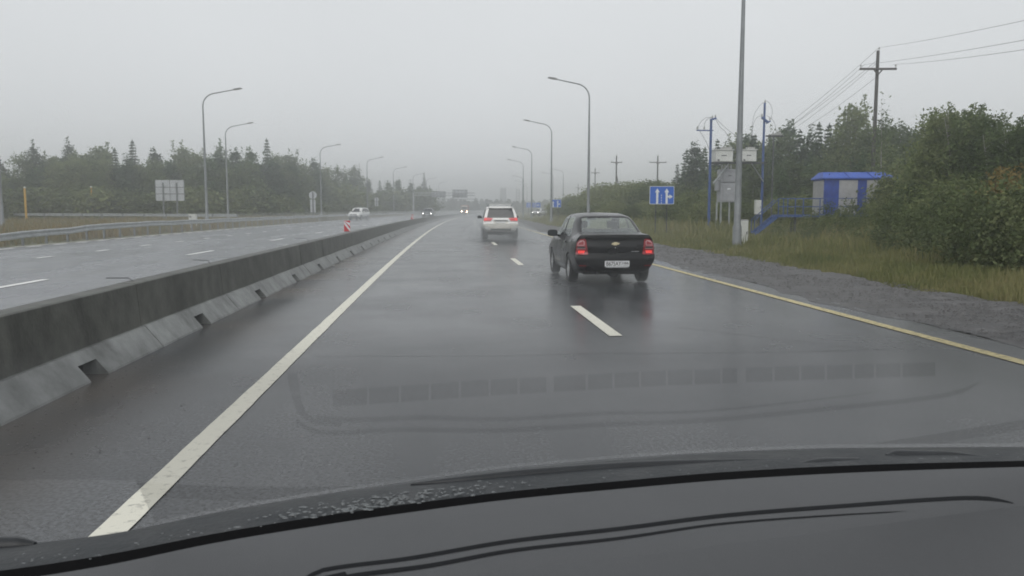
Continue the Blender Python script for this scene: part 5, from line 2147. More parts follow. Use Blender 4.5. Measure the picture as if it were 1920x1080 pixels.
l_.new(ge_.outputs['Position'], sx_.inputs[0]); l_.new(sx_.outputs['Z'], mr_.inputs['Value']); l_.new(mr_.outputs['Result'], mx.inputs[0])
l_.new(tr.outputs[0], mx.inputs[1]); l_.new(gl.outputs[0], mx.inputs[2]); l_.new(mx.outputs[0], n_['Material Output'].inputs['Surface'])
mb.build('glass_pane', gm, ws, smooth=True, fix=False)

# demister slots let into the dashboard, out of direct view but mirrored in the glass
VENT_T = [(622, 727), (900, 704), (1200, 688), (1500, 678), (1755, 672)]
VENT_B = [(622, 762), (900, 742), (1200, 724), (1500, 712), (1755, 704)]


edges = [622, 690, 750, 806, 862, 918, 972, 1026, 1036, 1100, 1150, 1200, 1250, 1300, 1352, 1384, 1396, 1450, 1500, 1548, 1600, 1640, 1690, 1755]
for i in range(len(edges) - 1):
    a, b = edges[i] + 2, edges[i + 1] - 2
    if b - a < 14:
        continue
    mb = MB()
    q = []
    for x, L_ in ((a, VENT_T), (b, VENT_T), (b, VENT_B), (a, VENT_B)):
        p = mirrored(x, lerp_px(L_, x))
        q.append(on_dash(p, .0006))
    mb.add(q, [(0, 1, 2, 3)])
    mb.build('demister_slot', M['seam'], dsh)
# added low step near the driver, shaped to block direct sight of the slots
mb = MB()
vs = []
SCREEN_N = 60
for i in range(SCREEN_N):
    x = 300 + (2100 - 300) * i / (SCREEN_N - 1)
    f_ = on_dash(mirrored(x, lerp_px([(300, 790)] + VENT_B + [(2100, 690)], x) + 11), 0) + o0
    d = (f_ - camp).normalized()
    cr = f_ - d * (.050 / abs(d.z + .07))
    for q in ((f_.x, f_.y - .085, on_dash(f_ - Vector((0, .085, 0)), -.02).z + o0.z), (cr.x, cr.y + .002, cr.z - .004), (cr.x, cr.y - .004, cr.z), (cr.x, cr.y - .12, cr.z + .004), (cr.x, cr.y - .45, cr.z - .03)):
        vs.append(Vector(q) - o0)
mb.add(vs, [(5 * i + k, 5 * i + 5 + k, 5 * i + 6 + k, 5 * i + 1 + k) for i in range(SCREEN_N - 1) for k in range(4)])
mb.build('slot_screen', M['dash'], dsh, smooth=True)
slot_screen_bvh = BVHTree.FromPolygons([Vector(v) for v in mb.v], mb.f)


def mirrored_any(px, py):
    p = on_glass(px, py)
    d = ray(px, py).normalized()
    r_ = d - gn * 2 * d.dot(gn)
    best = None
    for bv in (dash_bvh, slot_screen_bvh):
        h = bv.ray_cast(p - o0, r_)
        if h[0] and (best is None or h[3] < best[1]):
            best = (h[0] - r_ * .0015, h[3])
    return best[0] if best else None


for pts in ([(548, 700), (551, 722), (556, 748), (566, 775), (592, 793), (640, 796)],):
    mb = MB()
    vs = []
    dd = []
    for k in range(24):
        s_ = k / 23 * (len(pts) - 1)
        i = min(int(s_), len(pts) - 2)
        u_ = s_ - i
        q = mirrored_any(pts[i][0] + (pts[i + 1][0] - pts[i][0]) * u_, pts[i][1] + (pts[i + 1][1] - pts[i][1]) * u_)
        if q is not None:
            dd.append(q)
    for i, p in enumerate(dd):
        dr_ = (dd[min(i + 1, len(dd) - 1)] - dd[max(i - 1, 0)]); dr_.z = 0; dr_.normalize()
        sd = Vector((-dr_.y, dr_.x, 0)) * .0035
        vs += [p - sd, p + sd]
    mb.add(vs, [(2 * i, 2 * i + 1, 2 * i + 3, 2 * i + 2) for i in range(len(dd) - 1)])
    mb.build('seam', M['seam'], dsh)

# rain drops standing on the cowl and its glass edge
rng = random.Random(7)
mb = MB()
for k in range(620):
    u = rng.random()
    px = rng.gauss(715, 105) if u < .6 else rng.uniform(-40, 1960)
    s = (px + 420) / (2920) * (NE - 1)
    i = int(min(max(s, 0), NE - 2))
    top_, bot = bu[i][1] + 2, eu[i][1] - 4
    q = rng.betavariate(1.4, 1.2) if u < .6 else rng.random()
    py = top_ + (bot - top_) * q
    z = 1.125 + (1 - q) * 0 + q * .017
    p = G(px, py, z + .003 + .006 * math.sin(q * math.pi))
    r_ = rng.uniform(.0006, .0017) * (1.05 if u < .6 else .6)
    st_ = rng.uniform(1.2, 3.2)
    vs = []
    for zz, f in ((0, 1), (.45, .78), (.7, .3)):
        for a in range(6):
            vs.append(p + Vector((r_ * st_ * f * math.cos(a * math.pi / 3), r_ * f * math.sin(a * math.pi / 3), zz * r_)))
    fs = []
    for a in range(6):
        b = (a + 1) % 6
        fs += [(a, b, b + 6, a + 6), (a + 6, b + 6, b + 12, a + 12)]
    fs.append((12, 13, 14, 15, 16, 17))
    mb.add(vs, fs)
o = mb.build('rain_drops', M['drop'], None, smooth=True, fix=False)
tag(o, 'rain drops and bits of wet grit standing on the cowl', 'rain drops', None, 'stuff')

# ================================================================== VEGETATION
def leaf_quads(cen, size, rs, flat=0.0, asp=0.5):
    """rhombic leaf faces at random attitudes; flat pushes them towards the horizontal"""
    n = len(cen)
    u = rs.normal(size=(n, 3)); u[:, 2] *= (1 - flat)
    u /= np.linalg.norm(u, axis=1, keepdims=True)
    w = rs.normal(size=(n, 3))
    v = np.cross(u, w); v /= np.linalg.norm(v, axis=1, keepdims=True) + 1e-9
    s = size.reshape(-1, 1)
    a = cen + u * s; b = cen + v * s * asp; c = cen - u * s; d = cen - v * s * asp
    return np.stack([a, b, c, d], 1).reshape(-1, 3)


def conifer_crown(h, r, seed, leaf, per, pine=False):
    rs = np.random.RandomState(seed)
    C, S = [], []
    z0 = h * (.10 if not pine else .16)
    lv = int(h * (2.6 if not pine else 2.0))
    for i in range(lv):
        t = i / (lv - 1)
        z = z0 + (h - z0) * t
        prof = (1 - t) ** .85 if not pine else min(1, (1 - t) * 2.0) ** .7 * (.65 + .35 * math.sin(t * 3))
        nb = 6 if t < .8 else 4
        a0 = rs.uniform(0, 6.28)
        for k in range(nb):
            if rs.rand() < .12: continue
            L_ = r * prof * rs.uniform(.55, 1.15) + .12
            a = a0 + 6.283 * k / nb + rs.uniform(-.4, .4)
            lift = rs.uniform(-.15, .12) if not pine else rs.uniform(.1, .55)
            m = max(4, int(per * (L_ / r + .25)))
            q = rs.uniform(.12, 1.0, m) ** .75
            px = np.cos(a) * L_ * q; py = np.sin(a) * L_ * q
            pz = z + L_ * lift * q - (0.10 * L_ * q * q if not pine else 0)
            c = np.stack([px, py, pz], 1) + np.clip(rs.normal(size=(m, 3)), -1.6, 1.6) * (.07 + .10 * L_ * (1.15 - q))[:, None] * np.array([1, 1, .55])
            C.append(c); S.append(rs.uniform(.6, 1.25, m) * leaf)
    m = 10
    C.append(np.stack([rs.normal(size=m) * .05, rs.normal(size=m) * .05, h + rs.uniform(-.5, .35, m)], 1)); S.append(rs.uniform(.5, .9, m) * leaf)
    C = np.concatenate(C); S = np.concatenate(S)
    return leaf_quads(C, S, rs, .25, .42)


def broad_crown(h, r, seed, leaf, nclu, per, low=.15, tips=4, loose=1.0, cone=False):
    """clusters spread through an uneven volume plus a few thin leading shoots"""
    rs = np.random.RandomState(seed)
    C, S = [], []
    for k in range(nclu):
        t = rs.beta(1.25, 1.35)
        z = h * (low + (.93 - low) * t)
        prof = math.sin(math.pi * min(.98, (.12 + .80 * t ** .8))) ** .7 if not cone else (1.06 - t) ** .8
        a = rs.uniform(0, 6.283); q = rs.uniform(.1, 1) ** .5
        L_ = r * prof * q * rs.uniform(.75, 1.15)
        c0 = np.array([L_ * math.cos(a), L_ * math.sin(a), z])
        sp = rs.uniform(.16, .34) * r * loose
        m = int(per * rs.uniform(.6, 1.3))
        C.append(c0 + np.clip(rs.normal(size=(m, 3)), -1.7, 1.7) * sp * np.array([1, 1, .75])); S.append(rs.uniform(.6, 1.3, m) * leaf)
    for k in range(tips):
        a = rs.uniform(0, 6.283); q = rs.uniform(0, .6) * r
        zt = h * rs.uniform(.86, 1.06); zb = h * rs.uniform(.55, .7)
        m = int(per * 1.2)
        s = rs.uniform(0, 1, m)
        wid = (1 - s) * .16 * r + .05
        c = np.stack([q * math.cos(a) + rs.normal(size=m) * wid, q * math.sin(a) + rs.normal(size=m) * wid, zb + (zt - zb) * s], 1)
        C.append(c); S.append(rs.uniform(.55, 1.1, m) * leaf)
    C = np.concatenate(C); S = np.concatenate(S)
    C[:, 2] = np.maximum(C[:, 2], .05)
    return leaf_quads(C, S, rs, .1, .55)


def trunk_mesh(h, r0, seed, m, limbs=6, spread=1.0, stems=1):
    rs = random.Random(seed)
    mb = MB()
    for s_ in range(stems):
        ox, oy = (rs.uniform(-.3, .3) * spread, rs.uniform(-.3, .3) * spread) if stems > 1 else (0, 0)
        lean = (rs.uniform(-.1, .1), rs.uniform(-.1, .1)) if stems == 1 else (rs.uniform(-.22, .22), rs.uniform(-.22, .22))
        path = [(ox + lean[0] * h * t * t * .5, oy + lean[1] * h * t * t * .5, h * t) for t in (0, .15, .4, .7, .96)]
        mb.tube(path, [r0, r0 * .85, r0 * .6, r0 * .35, r0 * .08], 7)
        for k in range(limbs):
            t = rs.uniform(.2, .85)
            z = h * t
            a = rs.uniform(0, 6.283)
            L_ = spread * (1 - t * .75) * rs.uniform(.5, .9)
            bx, by = ox + lean[0] * h * t * t * .5, oy + lean[1] * h * t * t * .5
            mb.tube([(bx, by, z), (bx + L_ * .5 * math.cos(a), by + L_ * .5 * math.sin(a), z + L_ * .25), (bx + L_ * math.cos(a), by + L_ * math.sin(a), z + L_ * .6)], [r0 * .3, r0 * .2, r0 * .06], 5)
    me = bpy.data.meshes.new('trunk')
    me.from_pydata(mb.v, [], mb.f)
    me.materials.append(m)
    me.shade_smooth()
    return me


KIND = {}


def kind(key, name, crown, trunk, mleaf):
    KIND[key] = (name, fast_mesh('crown', crown, 4, mleaf), trunk)


for i in range(3):
    kind('pine%d' % i, 'pine_tree', broad_crown(10, 1.75, 11 + i, .16, 95, 44, .06, 4 + i, .8, True), trunk_mesh(10, .16, i, M['bark'], 6, 1.4), M['leaf_pine'])
for i in range(3):
    kind('spruce%d' % i, 'conifer_tree', conifer_crown(10, 1.75, 31 + i, .19, 22, False), trunk_mesh(10, .15, 20 + i, M['bark'], 5, 1.0), M['leaf_pine'])
for i in range(3):
    kind('birch%d' % i, 'birch_tree', broad_crown(10, 2.1, 51 + i, .15, 90, 50, .1, 7, .9, i == 1), trunk_mesh(10, .13, 40 + i, M['birch_bark'], 9, 2.0), M['leaf_birch'])
for i in range(3):
    kind('near%d' % i, 'leafy_tree', broad_crown(7, 1.75, 71 + i, .085, 130, 105, .06, 13, .85, i != 0), trunk_mesh(7, .09, 60 + i, M['birch_bark'], 12, 1.6, 3), M['leaf_birch'])
for i in range(3):
    kind('bush%d' % i, 'bush', broad_crown(4, 2.1, 91 + i, .10, 85, 85, .02, 7, 1.0), trunk_mesh(3.6, .05, 80 + i, M['bark'], 6, 1.4, 4), M['leaf_bush'])
for i in range(2):
    kind('shrub%d' % i, 'bush', broad_crown(4, 2.1, 111 + i, .20, 60, 40, .02, 5, 1.0), trunk_mesh(3.6, .05, 95 + i, M['bark'], 4, 1.4, 3), M['leaf_bush'])
kind('sapling', 'birch_sapling', broad_crown(9, .75, 131, .085, 60, 16, .35, 3, 1.3), trunk_mesh(9.2, .06, 99, M['birch_bark'], 12, .7), M['leaf_birch'])
kind('rust', 'bush', broad_crown(4, 1.5, 141, .09, 45, 45, .02, 4, 1.0), trunk_mesh(3.6, .04, 98, M['bark'], 6, 1.2, 3), M['leaf_rust'])
HT = {'pine': 10, 'spruce': 10, 'birch': 10, 'near': 7, 'bush': 4, 'shrub': 4, 'sapling': 9, 'rust': 4}


def plant(key, x, y, h, label, group, wide=1.0, z=-.06, rot=None, name=None):
    nm, crown, trunk = KIND[key]
    h0 = HT[key.rstrip('0123456789')]
    k = h / h0
    t = thing(name or nm, label, nm.replace('_', ' ') if nm != 'bush' else 'bush', (x, y, z), rng.uniform(0, 6.28) if rot is None else rot, group)
    t.scale = (k * wide, k * wide, k)
    link(bpy.data.objects.new('trunk', trunk), t)
    link(bpy.data.objects.new('crown', crown), t)
    return t


rng = random.Random(21)


def top_h(px, py, Y):
    p = P(px, py, Y)
    return p.x, p.z


# ---- left forest: skyline read from the photograph, trees in three ranks
SKY_L = [(-60, 300), (0, 303), (40, 288), (62, 274), (95, 292), (128, 270), (150, 288), (188, 275), (215, 286), (248, 272), (290, 282), (340, 273), (372, 286), (412, 272), (440, 280), (470, 280), (500, 268), (520, 290),
         (545, 288), (570, 305), (590, 300), (608, 312), (632, 312), (665, 312), (690, 338), (712, 342), (728, 340), (745, 336), (770, 342), (795, 328), (806, 352)]


def sky_l(px):
    return float(np.interp(px, [p[0] for p in SKY_L], [p[1] for p in SKY_L]))


def depth_l(px):
    return float(np.interp(px, [-80, 0, 300, 480, 560, 640, 700, 806], [118, 120, 125, 132, 150, 190, 232, 262]))


GP, GB = 'dark conifers of the forest left of the road', 'birches of the forest left of the road'
LABP = ['dark pine in the forest wall behind the slip road guard rail', 'dark narrow conifer in the forest wall left of the road']
LABB = 'lighter broad birch in the forest wall left of the road'
for (px, py) in SKY_L:
    Y = depth_l(px) + rng.uniform(0, 6)
    x, h = top_h(px, py, Y)
    key = rng.choice(['pine0', 'pine1', 'pine2', 'pine0', 'pine1', 'spruce2', 'birch0', 'birch1', 'birch2'])
    if px == 795:
        plant('spruce1', x, Y, h * 1.03, 'pointed pale conifer standing highest at the end of the left forest above the gantry', None, .95)
        continue
    if px == 500:
        plant('spruce0', x, Y, h * 1.03, 'highest pointed conifer of the left forest, right of the two lamp posts', None, 1.05)
        continue
    b = key.startswith('birch')
    plant(key, x, Y, h * 1.04, LABB if b else LABP[0 if key.startswith('pine') else 1], GB if b else GP, 1.15)
for px in range(-90, 800, 15):
    pq = px + rng.uniform(-7, 7)
    Y = depth_l(pq) - rng.uniform(1, 6)
    x, h = top_h(pq, sky_l(pq) + rng.uniform(12, 45), Y)
    key = rng.choice(['pine0', 'pine1', 'pine2', 'birch0', 'birch1', 'birch2'])
    b = key.startswith('birch')
    plant(key, x, Y, h, LABB if b else LABP[0 if key.startswith('pine') else 1], GB if b else GP, 1.35)
for px in range(-80, 806, 19):
    pq = px + rng.uniform(-8, 8)
    Y = depth_l(pq) - rng.uniform(7, 11)
    x, h = top_h(pq, rng.uniform(350, 378), Y)
    plant(rng.choice(['shrub0', 'shrub1']), x, Y, max(2.2, h), 'low light green bush along the foot of the left forest', 'bushes along the foot of the left forest', 1.5)

# deeper wood behind the first ranks: nobody could count it
def wood(name, label, pts, seed, leaf, per, m, hvar=.25, dep=10):
    rs = np.random.RandomState(seed)
    C, S = [], []
    for (x, y, h) in pts:
        n = int(per * rs.uniform(.8, 1.2))
        t = rs.uniform(0, 1, n)
        hh = h * rs.uniform(1 - hvar, 1.0)
        w = (1 - t) ** .6 * rs.uniform(1.6, 2.6) + .15
        a = rs.uniform(0, 6.283, n)
        q = np.sqrt(rs.uniform(0, 1, n)) * w
        C.append(np.stack([x + q * np.cos(a), y + q * np.sin(a) + rs.uniform(0, dep), hh * (.02 + t * .98)], 1))
        S.append(rs.uniform(.6, 1.3, n) * leaf)
    C = np.concatenate(C); S = np.concatenate(S)
    o = link(bpy.data.objects.new(name, fast_mesh(name, leaf_quads(C, S, rs, .2, .5), 4, m)))
    tag(o, label, None, None, 'stuff')
    return o


pts = []
for px in range(-110, 806, 9):
    Y = depth_l(px) + rng.uniform(6, 12)
    x, h = top_h(px, sky_l(px) + rng.uniform(8, 30), Y)
    pts.append((x, Y, h))
wood('forest', 'dark mass of the wood behind the first ranks of trees on the left', pts, 5, .36, 420, M['leaf_pine'])
pts = []
for px in range(790, 1120, 3):
    sk = float(np.interp(px, [790, 820, 850, 880, 900, 925, 960, 1000, 1060, 1120], [365, 370, 369, 371, 372, 370, 373, 374, 374, 372]))
    Y = 420 + rng.uniform(-30, 60)
    x, h = top_h(px, sk + rng.uniform(-2, 5), Y)
    pts.append((x, Y, max(4, h)))
wood('forest', 'far misty wood closing the view where the road bends', pts, 6, .9, 300, M['leaf_pine'], .35, 25)

# ---- right side: distant bushes and trees
GRB = 'bushes right of the road'
LB = 'leafy willow bush in the strip between the road verge and the power line'
SKY_R = [(1050, 374), (1072, 366), (1088, 372), (1105, 362), (1120, 352), (1140, 348), (1160, 352), (1180, 347), (1200, 345), (1218, 343), (1240, 345), (1262, 352)]
for px, py in SKY_R:
    for dz in (0, 1):
        Y = (118 - (px - 1050) * .18) + dz * 8 + rng.uniform(-3, 3) + (25 if px < 1100 else 0)
        x, h = top_h(px + rng.uniform(-6, 6), py + rng.uniform(0, 9) * (1 - dz), Y)
        plant(rng.choice(['bush0', 'bush1', 'bush2']), x, Y, h * 1.02, LB, GRB, 1.25)
x, h = top_h(1067, 368, 150)
plant('birch1', x, 150, h, 'small distant birch over the far lane sign', None, 1.0)
for px, py, Y in ((1110, 385, 92), (1130, 380, 84), (1155, 378, 80), (1185, 385, 74), (1210, 378, 78), (1255, 372, 68), (1275, 368, 66), (1290, 372, 72), (1310, 360, 62), (1320, 380, 58), (1350, 392, 57), (1372, 385, 62), (1400, 380, 60), (1418, 385, 63), (1440, 375, 60), (1460, 378, 62), (1480, 372, 58), (1505, 368, 57), (1560, 408, 40.5), (1592, 414, 40), (1625, 412, 39.8)):
    x, h = top_h(px, py, Y)
    plant(rng.choice(['bush0', 'bush1', 'bush2']), x, Y, max(1.2, h), 'low willow bush around the transformer station and the lane sign', 'low bushes around the transformer station', 1.45)
for px, py, Y in ((1520, 438, 39), (1556, 434, 38), (1590, 430, 38), (1622, 424, 38), (1650, 424, 35), (1605, 450, 33), (1690, 445, 30)):
    x, h = top_h(px, py, Y)
    plant(rng.choice(['bush0', 'bush1', 'bush2']), x, Y, max(.5, h), 'ragged green shrub in the verge in front of the blue cabin', 'shrubs in the verge before the cabin', 1.1)
GT = 'trees of the wood right of the road'
TR_R = [(1270, 312, 98, 'spruce1'), (1288, 285, 95, 'spruce0'), (1305, 268, 90, 'pine1'), (1322, 282, 86, 'spruce2'), (1345, 268, 84, 'spruce1'), (1362, 275, 88, 'pine0'), (1380, 258, 82, 'birch1'), (1400, 246, 84, 'pine2'),
        (1415, 258, 80, 'spruce2'), (1428, 262, 86, 'birch0'), (1445, 265, 80, 'spruce0'), (1462, 240, 78, 'birch2'), (1478, 228, 80, 'pine1'), (1500, 250, 74, 'spruce1'), (1520, 244, 76, 'pine0'), (1536, 238, 72, 'spruce2'),
        (1555, 240, 74, 'spruce0'), (1572, 248, 70, 'birch1'), (1608, 190, 68, 'birch0'), (1590, 222, 72, 'birch2'), (1632, 228, 66, 'birch1'), (1668, 232, 64, 'birch0'), (1690, 228, 62, 'birch2'), (1712, 240, 66, 'pine2')]
for px, py, Y, key in TR_R:
    x, h = top_h(px, py, Y)
    b = key.startswith('birch')
    if px == 1608:
        plant(key, x, Y, h * 1.02, 'tall birch with a thin pointed top, left of the tall utility pole', None, .85)
    else:
        plant(key, x, Y, h * 1.02, 'leafy birch in the wood behind the transformer station' if b else 'dark conifer in the wood behind the transformer station', GT, 1.15)
for k in range(40):
    px = 1265 + k * 12 + rng.uniform(-5, 5)
    sk = float(np.interp(px, [1265, 1300, 1400, 1480, 1560, 1610, 1720], [330, 300, 280, 268, 272, 250, 262]))
    Y = float(np.interp(px, [1265, 1400, 1720], [96, 78, 58])) - rng.uniform(-2, 5)
    x, h = top_h(px, sk + rng.uniform(5, 60), Y)
    key = rng.choice(['birch0', 'birch1', 'birch2', 'pine0', 'spruce1', 'birch1'])
    b = key.startswith('birch')
    plant(key, x, Y, h, 'leafy birch in the wood behind the transformer station' if b else 'dark conifer in the wood behind the transformer station', GT, 1.25)
x, h = top_h(1660, 178, 50)
plant('sapling', x, 50, h, 'thin sparse birch sapling touching the tall utility pole', None, .9)
pts = []
for px in range(1262, 2100, 10):
    sk = float(np.interp(px, [1262, 1300, 1400, 1480, 1560, 1610, 1720, 2100], [335, 300, 275, 262, 268, 255, 250, 250]))
    Y = float(np.interp(px, [1262, 1400, 1720, 2100], [108, 92, 74, 66])) + rng.uniform(-2, 6)
    x, h = top_h(px, sk + rng.uniform(5, 30), Y)
    pts.append((x, Y, h))
wood('forest', 'dark mass of the wood behind the station and the cabin on the right', pts, 8, .34, 430, M['leaf_pine'])

# ---- the big leafy trees and bushes close on the right
GN = 'leafy trees close to the verge on the right'
NEAR = [(1748, 262, 38, .9), (1758, 232, 36, .9), (1765, 208, 34, .95), (1782, 200, 33, .9), (1800, 214, 33, .95), (1822, 205, 32, .95), (1845, 204, 31, .9), (1862, 222, 30, .95), (1885, 240, 29, 1.0), (1912, 228, 28, 1.0), (1945, 215, 27, 1.1), (1985, 210, 27, 1.1),
        (2030, 215, 26, 1.1), (2090, 220, 26, 1.1)]
for i, (px, py, Y, w) in enumerate(NEAR):
    x, h = top_h(px, py, Y)
    plant('near%d' % (i % 3), x, Y, h * 1.0, 'tall leafy tree in the dense clump right of the blue cabin', GN, w * 1.1)
NB = [(1690, 352, 41), (1672, 392, 40), (1735, 300, 42), (1738, 335, 40), (1712, 372, 40), (1735, 385, 36), (1716, 405, 38.5), (1725, 350, 33), (1750, 400, 29), (1775, 360, 29), (1800, 335, 28), (1815, 405, 25), (1840, 360, 26), (1865, 400, 23.5), (1890, 350, 24), (1915, 390, 22), (1945, 340, 22), (1720, 430, 31), (1775, 440, 26.5),
      (1684, 422, 39), (1990, 350, 21.5), (2040, 360, 21)]
for i, (px, py, Y) in enumerate(NB):
    x, h = top_h(px, py, Y)
    plant('bush%d' % (i % 3), x, Y, max(1.2, h), 'dense leafy bush filling the clump right of the blue cabin', 'bushes in the clump right of the cabin', 1.25)
x, h = top_h(1905, 300, 23)
plant('rust', x, 23.5, h, 'bush with orange-brown leaves near the right picture edge', None, .9)
x, h = top_h(1664, 330, 42.5)
plant('bush1', x, 42.6, h, 'leafy shoot hanging over the right end of the blue cabin', None, .45)

# ---- grasses: countless blades
def blades(name, label, xs, ys, hs, seed, m, width=.012, lean=.35):
    rs = np.random.RandomState(seed)
    n = len(xs)
    d = np.sqrt(xs ** 2 + ys ** 2)
    w = width * np.clip(d / 14, 1, 5)
    a = rs.uniform(0, 6.283, n)
    ux, uy = np.cos(a), np.sin(a)
    la = rs.uniform(0, 6.283, n); ll = rs.uniform(.05, lean, n) * hs
    z0 = np.full(n, -.07)
    def pt(f, s, k): return np.stack([xs + ux * w * s + np.cos(la) * ll * k, ys + uy * w * s + np.sin(la) * ll * k, z0 + hs * f], 1)
    q = np.stack([pt(0, -1, 0), pt(0, 1, 0), pt(.55, .8, .35), pt(.55, -.8, .35), pt(.55, -.8, .35), pt(.55, .8, .35), pt(1, .12, 1.0), pt(1, -.12, 1.0)], 1).reshape(-1, 3)
    o = link(bpy.data.objects.new(name, fast_mesh(name, q, 4, m)))
    tag(o, label, None, None, 'stuff')
    return o


rs = np.random.RandomState(3)
def scatter(n, y0, y1, x0, x1, power=1.0):
    """lateral offsets x0..x1 from the road axis, denser close by"""
    u = rs.uniform(0, 1, n)
    ys = 1 / (1 / y0 + (1 / y1 - 1 / y0) * u ** power)
    off = rs.uniform(0, 1, n)
    xs = x0 + (x1 - x0) * off + ys ** 2 / (2 * RAD)
    return xs, ys, off


# right verge: short at the gravel, tall inside, with clumps
xs, ys, off = scatter(70000, 9, 130, 9.05, 27, .8)
off2 = (xs - ys ** 2 / (2 * RAD) - 9.05)
cl = .5 + .5 * np.sin(xs * 1.3 + np.sin(ys * .7) * 2) * np.sin(ys * .55 + 1.3)
hs = (.16 + np.clip(off2 / 5, 0, 1) * .55) * rs.uniform(.5, 1.25, len(xs)) * (.45 + .95 * cl)
pxs = 829 + FPX * xs / ys
hs = np.where((ys > 30) & (ys < 47) & (pxs > 1405) & (pxs < 1560), hs * .4, hs)
blades('grass', 'mixed green and straw grass of the right verge between gravel and bushes', xs, ys, hs, 1, M['grass'])
xs, ys, off = scatter(26000, 9, 60, 8.95, 12.2, .9)
off2 = (xs - ys ** 2 / (2 * RAD) - 8.95)
blades('grass', 'short grass edge along the gravel shoulder', xs, ys, rs.uniform(.06, .26, len(xs)) * (.5 + np.clip(off2 / 1.5, 0, 1)), 2, M['grass'], .008, .5)
# left: tall straw behind the guard rail
xs, ys, off = scatter(52000, 24, 125, -18.7, -75, .9)
keep = xs > -1.0 * ys * .72 - 6
xs, ys = xs[keep], ys[keep]
cl = .5 + .5 * np.sin(xs * .5 + ys * .13) * np.sin(ys * .31)
blades('grass', 'tall straw-coloured grass on the island between guard rail and slip road', xs, ys, rs.uniform(.35, .78, len(xs)) * (.7 + .5 * cl), 3, M['straw'], .014)
xs, ys, off = scatter(16000, 90, 260, -17.9, -40, .6)
blades('grass', 'far strip of yellowish grass at the forest foot', xs, ys, rs.uniform(.35, .9, len(xs)), 4, M['straw'], .014)

# weeds standing out of the verge
WEED = fast_mesh('weed_leaves', broad_crown(1.2, .38, 161, .036, 26, 30, .05, 6, 1.0), 4, M['leaf_weed'])
for k, (px, py, Y, h) in enumerate([(1780, 520, 18.5, 1.3), (1815, 525, 17.6, 1.5), (1700, 500, 22, 1.3), (1845, 535, 16.6, 1.4), (1660, 490, 25, 1.2), (1750, 515, 20, 1.0), (1600, 480, 29, 1.1), (1880, 540, 16.0, 1.5), (1540, 470, 33, 1.1), (1505, 465, 35, .9), (1905, 545, 15.6, 1.2), (1640, 490, 26.5, 1.5), (1575, 475, 31, 1.4), (1455, 470, 34, .8), (1475, 470, 36, 1.0), (1520, 470, 37, 1.3), (1555, 470, 36, 1.6), (1590, 470, 36, 1.7), (1620, 470, 34, 1.5), (1680, 490, 24.5, 1.6), (1725, 500, 21.5, 1.5), (1762, 510, 19.6, 1.7), (1800, 520, 18.2, 1.1), (1830, 525, 17.4, 1.8), (1860, 530, 16.6, 1.0), (1895, 540, 16.2, 1.9), (1915, 540, 16.4, 1.3), (1300, 450, 47, .9), (1345, 455, 44, .8), (1270, 445, 52, .9), (1205, 440, 58, .9)]):
    x = P(px, py, Y).x
    t = thing('weed_plant', 'single leafy weed standing in the grass at the foot of the bushes', 'plant', (x, Y, -.06), rng.uniform(0, 6), 'tall weeds in the right verge')
    t.scale = (h / 1.0,) * 3
    link(bpy.data.objects.new('foliage', WEED), t)

# far faint towers above the wood
for px, pt, Y, w, lab in ((943.5, 352, 640, 2.3, 'far faint square tower rising out of the misty wood'), (971, 354, 650, 1.5, 'fainter thin far tower beside the square one')):
    p = P(px, pt, Y)
    t = thing('far_tower', lab, 'tower', (p.x, Y, -.05), 0, 'far towers in the mist')
    H = p.z
    mb = MB()
    for sx in (-1, 1):
        for sy in (-1, 1):
            mb.bar((sx * w, sy * w, 0), (sx * w * .8, sy * w * .8, H), .5 if w > 2 else .35)
    for k in range(8):
        z0, z1 = H * k / 8, H * (k + 1) / 8
        for s in (-1, 1):
            mb.bar((-w, s * w, z0), (w * .9, s * w * .9, z1), .3)
            mb.bar((w, s * w, z0), (-w * .9, s * w * .9, z1), .3)
    mb.build('lattice', M['dark_steel'], t)
    if w > 2:
        mb = MB(); mb.box((0, 0, H * .72), (w * 1.7, w * 1.7, H * .5)); mb.build('core', M['box_grey'], t)

# ================================================================== RAIN MIST
def volume(name, label, density, color, aniso, noise=False):
    m = bpy.data.materials.new(name)
    m.use_nodes = True
    n, l = m.node_tree.nodes, m.node_tree.links
    n.remove(n['Principled BSDF'])
    v = n.new('ShaderNodeVolumePrincipled')
    v.inputs['Density'].default_value = density
    v.inputs['Color'].default_value = color
    v.inputs['Anisotropy'].default_value = aniso
    l.new(v.outputs[0], n['Material Output'].inputs['Volume'])
    return m


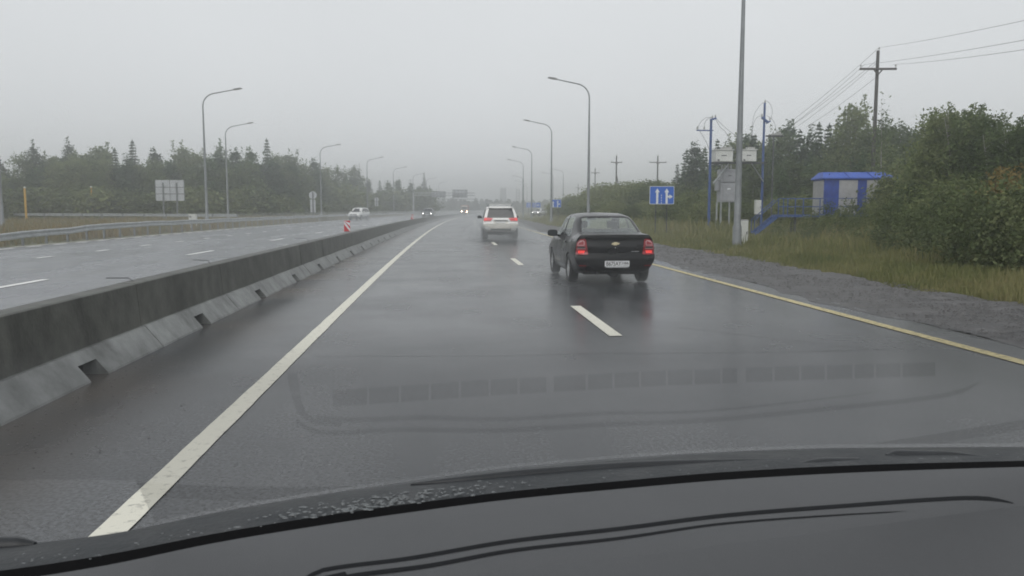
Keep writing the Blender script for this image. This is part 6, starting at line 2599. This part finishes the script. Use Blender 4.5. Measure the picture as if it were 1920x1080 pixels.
mb = MB()
mb.box((0, 350, 10.4), (1560, 1140, 23))
o = mb.build('haze', volume('haze_air', '', 0.0033, (0.97, 0.985, 0.99, 1), .8))
tag(o, 'grey rain mist filling the air over the whole road', 'haze', None, 'stuff')


def swept_volume(name, label, o0, o1, y0, y1, z0, z1, m, step=12):
    mb = MB()
    ys = list(np.arange(y0, y1, step)) + [y1]
    vs = []
    for y in ys:
        vs += [(rx(o0, y), y, z0), (rx(o1, y), y, z0), (rx(o1, y), y, z1), (rx(o0, y), y, z1)]
    fs = [(0, 1, 2, 3), tuple(4 * (len(ys) - 1) + k for k in (3, 2, 1, 0))]
    for i in range(len(ys) - 1):
        for k in range(4):
            a, b = 4 * i + k, 4 * i + (k + 1) % 4
            fs.append((a, b, b + 4, a + 4))
    mb.add(vs, fs)
    o = mb.build(name, m)
    tag(o, label, 'spray', None, 'stuff')


swept_volume('road_spray', 'thin layer of tyre spray hanging low over both carriageways', -17.8, 6.6, 9, 420, .02, 1.25, volume('road_spray_air', '', 0.0044, (0.96, 0.985, 0.99, 1), .6))


def spray_cloud(name, label, x, y, sx, sy, sz, dens, zc):
    """a soft puff: nested closed shells of thin even density, so that it thins out towards its edge"""
    mb = MB()
    n, k_ = 20, 9
    for s in (1.0, .82, .64, .46):
        prof = []
        for i in range(k_ + 1):
            a = math.pi * i / k_
            prof.append((max(.0005, math.sin(a)) * s, -math.cos(a) * s))
        q = MB()
        q.lathe(prof, n, 'z')
        vs = [(x + px * sx, y + py * sy, max(.025 + .01 * (1 - s), zc + pz * sz)) for px, py, pz in q.v]
        mb = MB()
        mb.add(vs, q.f)
        o = mb.build(name, volume(name + '_air', '', dens, (0.96, 0.985, 0.99, 1), .6))
        tag(o, label, 'spray', None, 'stuff')


spray_cloud('tyre_spray', 'pale spray swirling round the wheels of the white car ahead', 2.95, 40.0, 2.0, 5.2, .95, .075, .1)
spray_cloud('tyre_spray', 'thin spray about the wheels of the black sedan', 3.42, 16.6, 1.6, 3.0, .5, .05, .08)
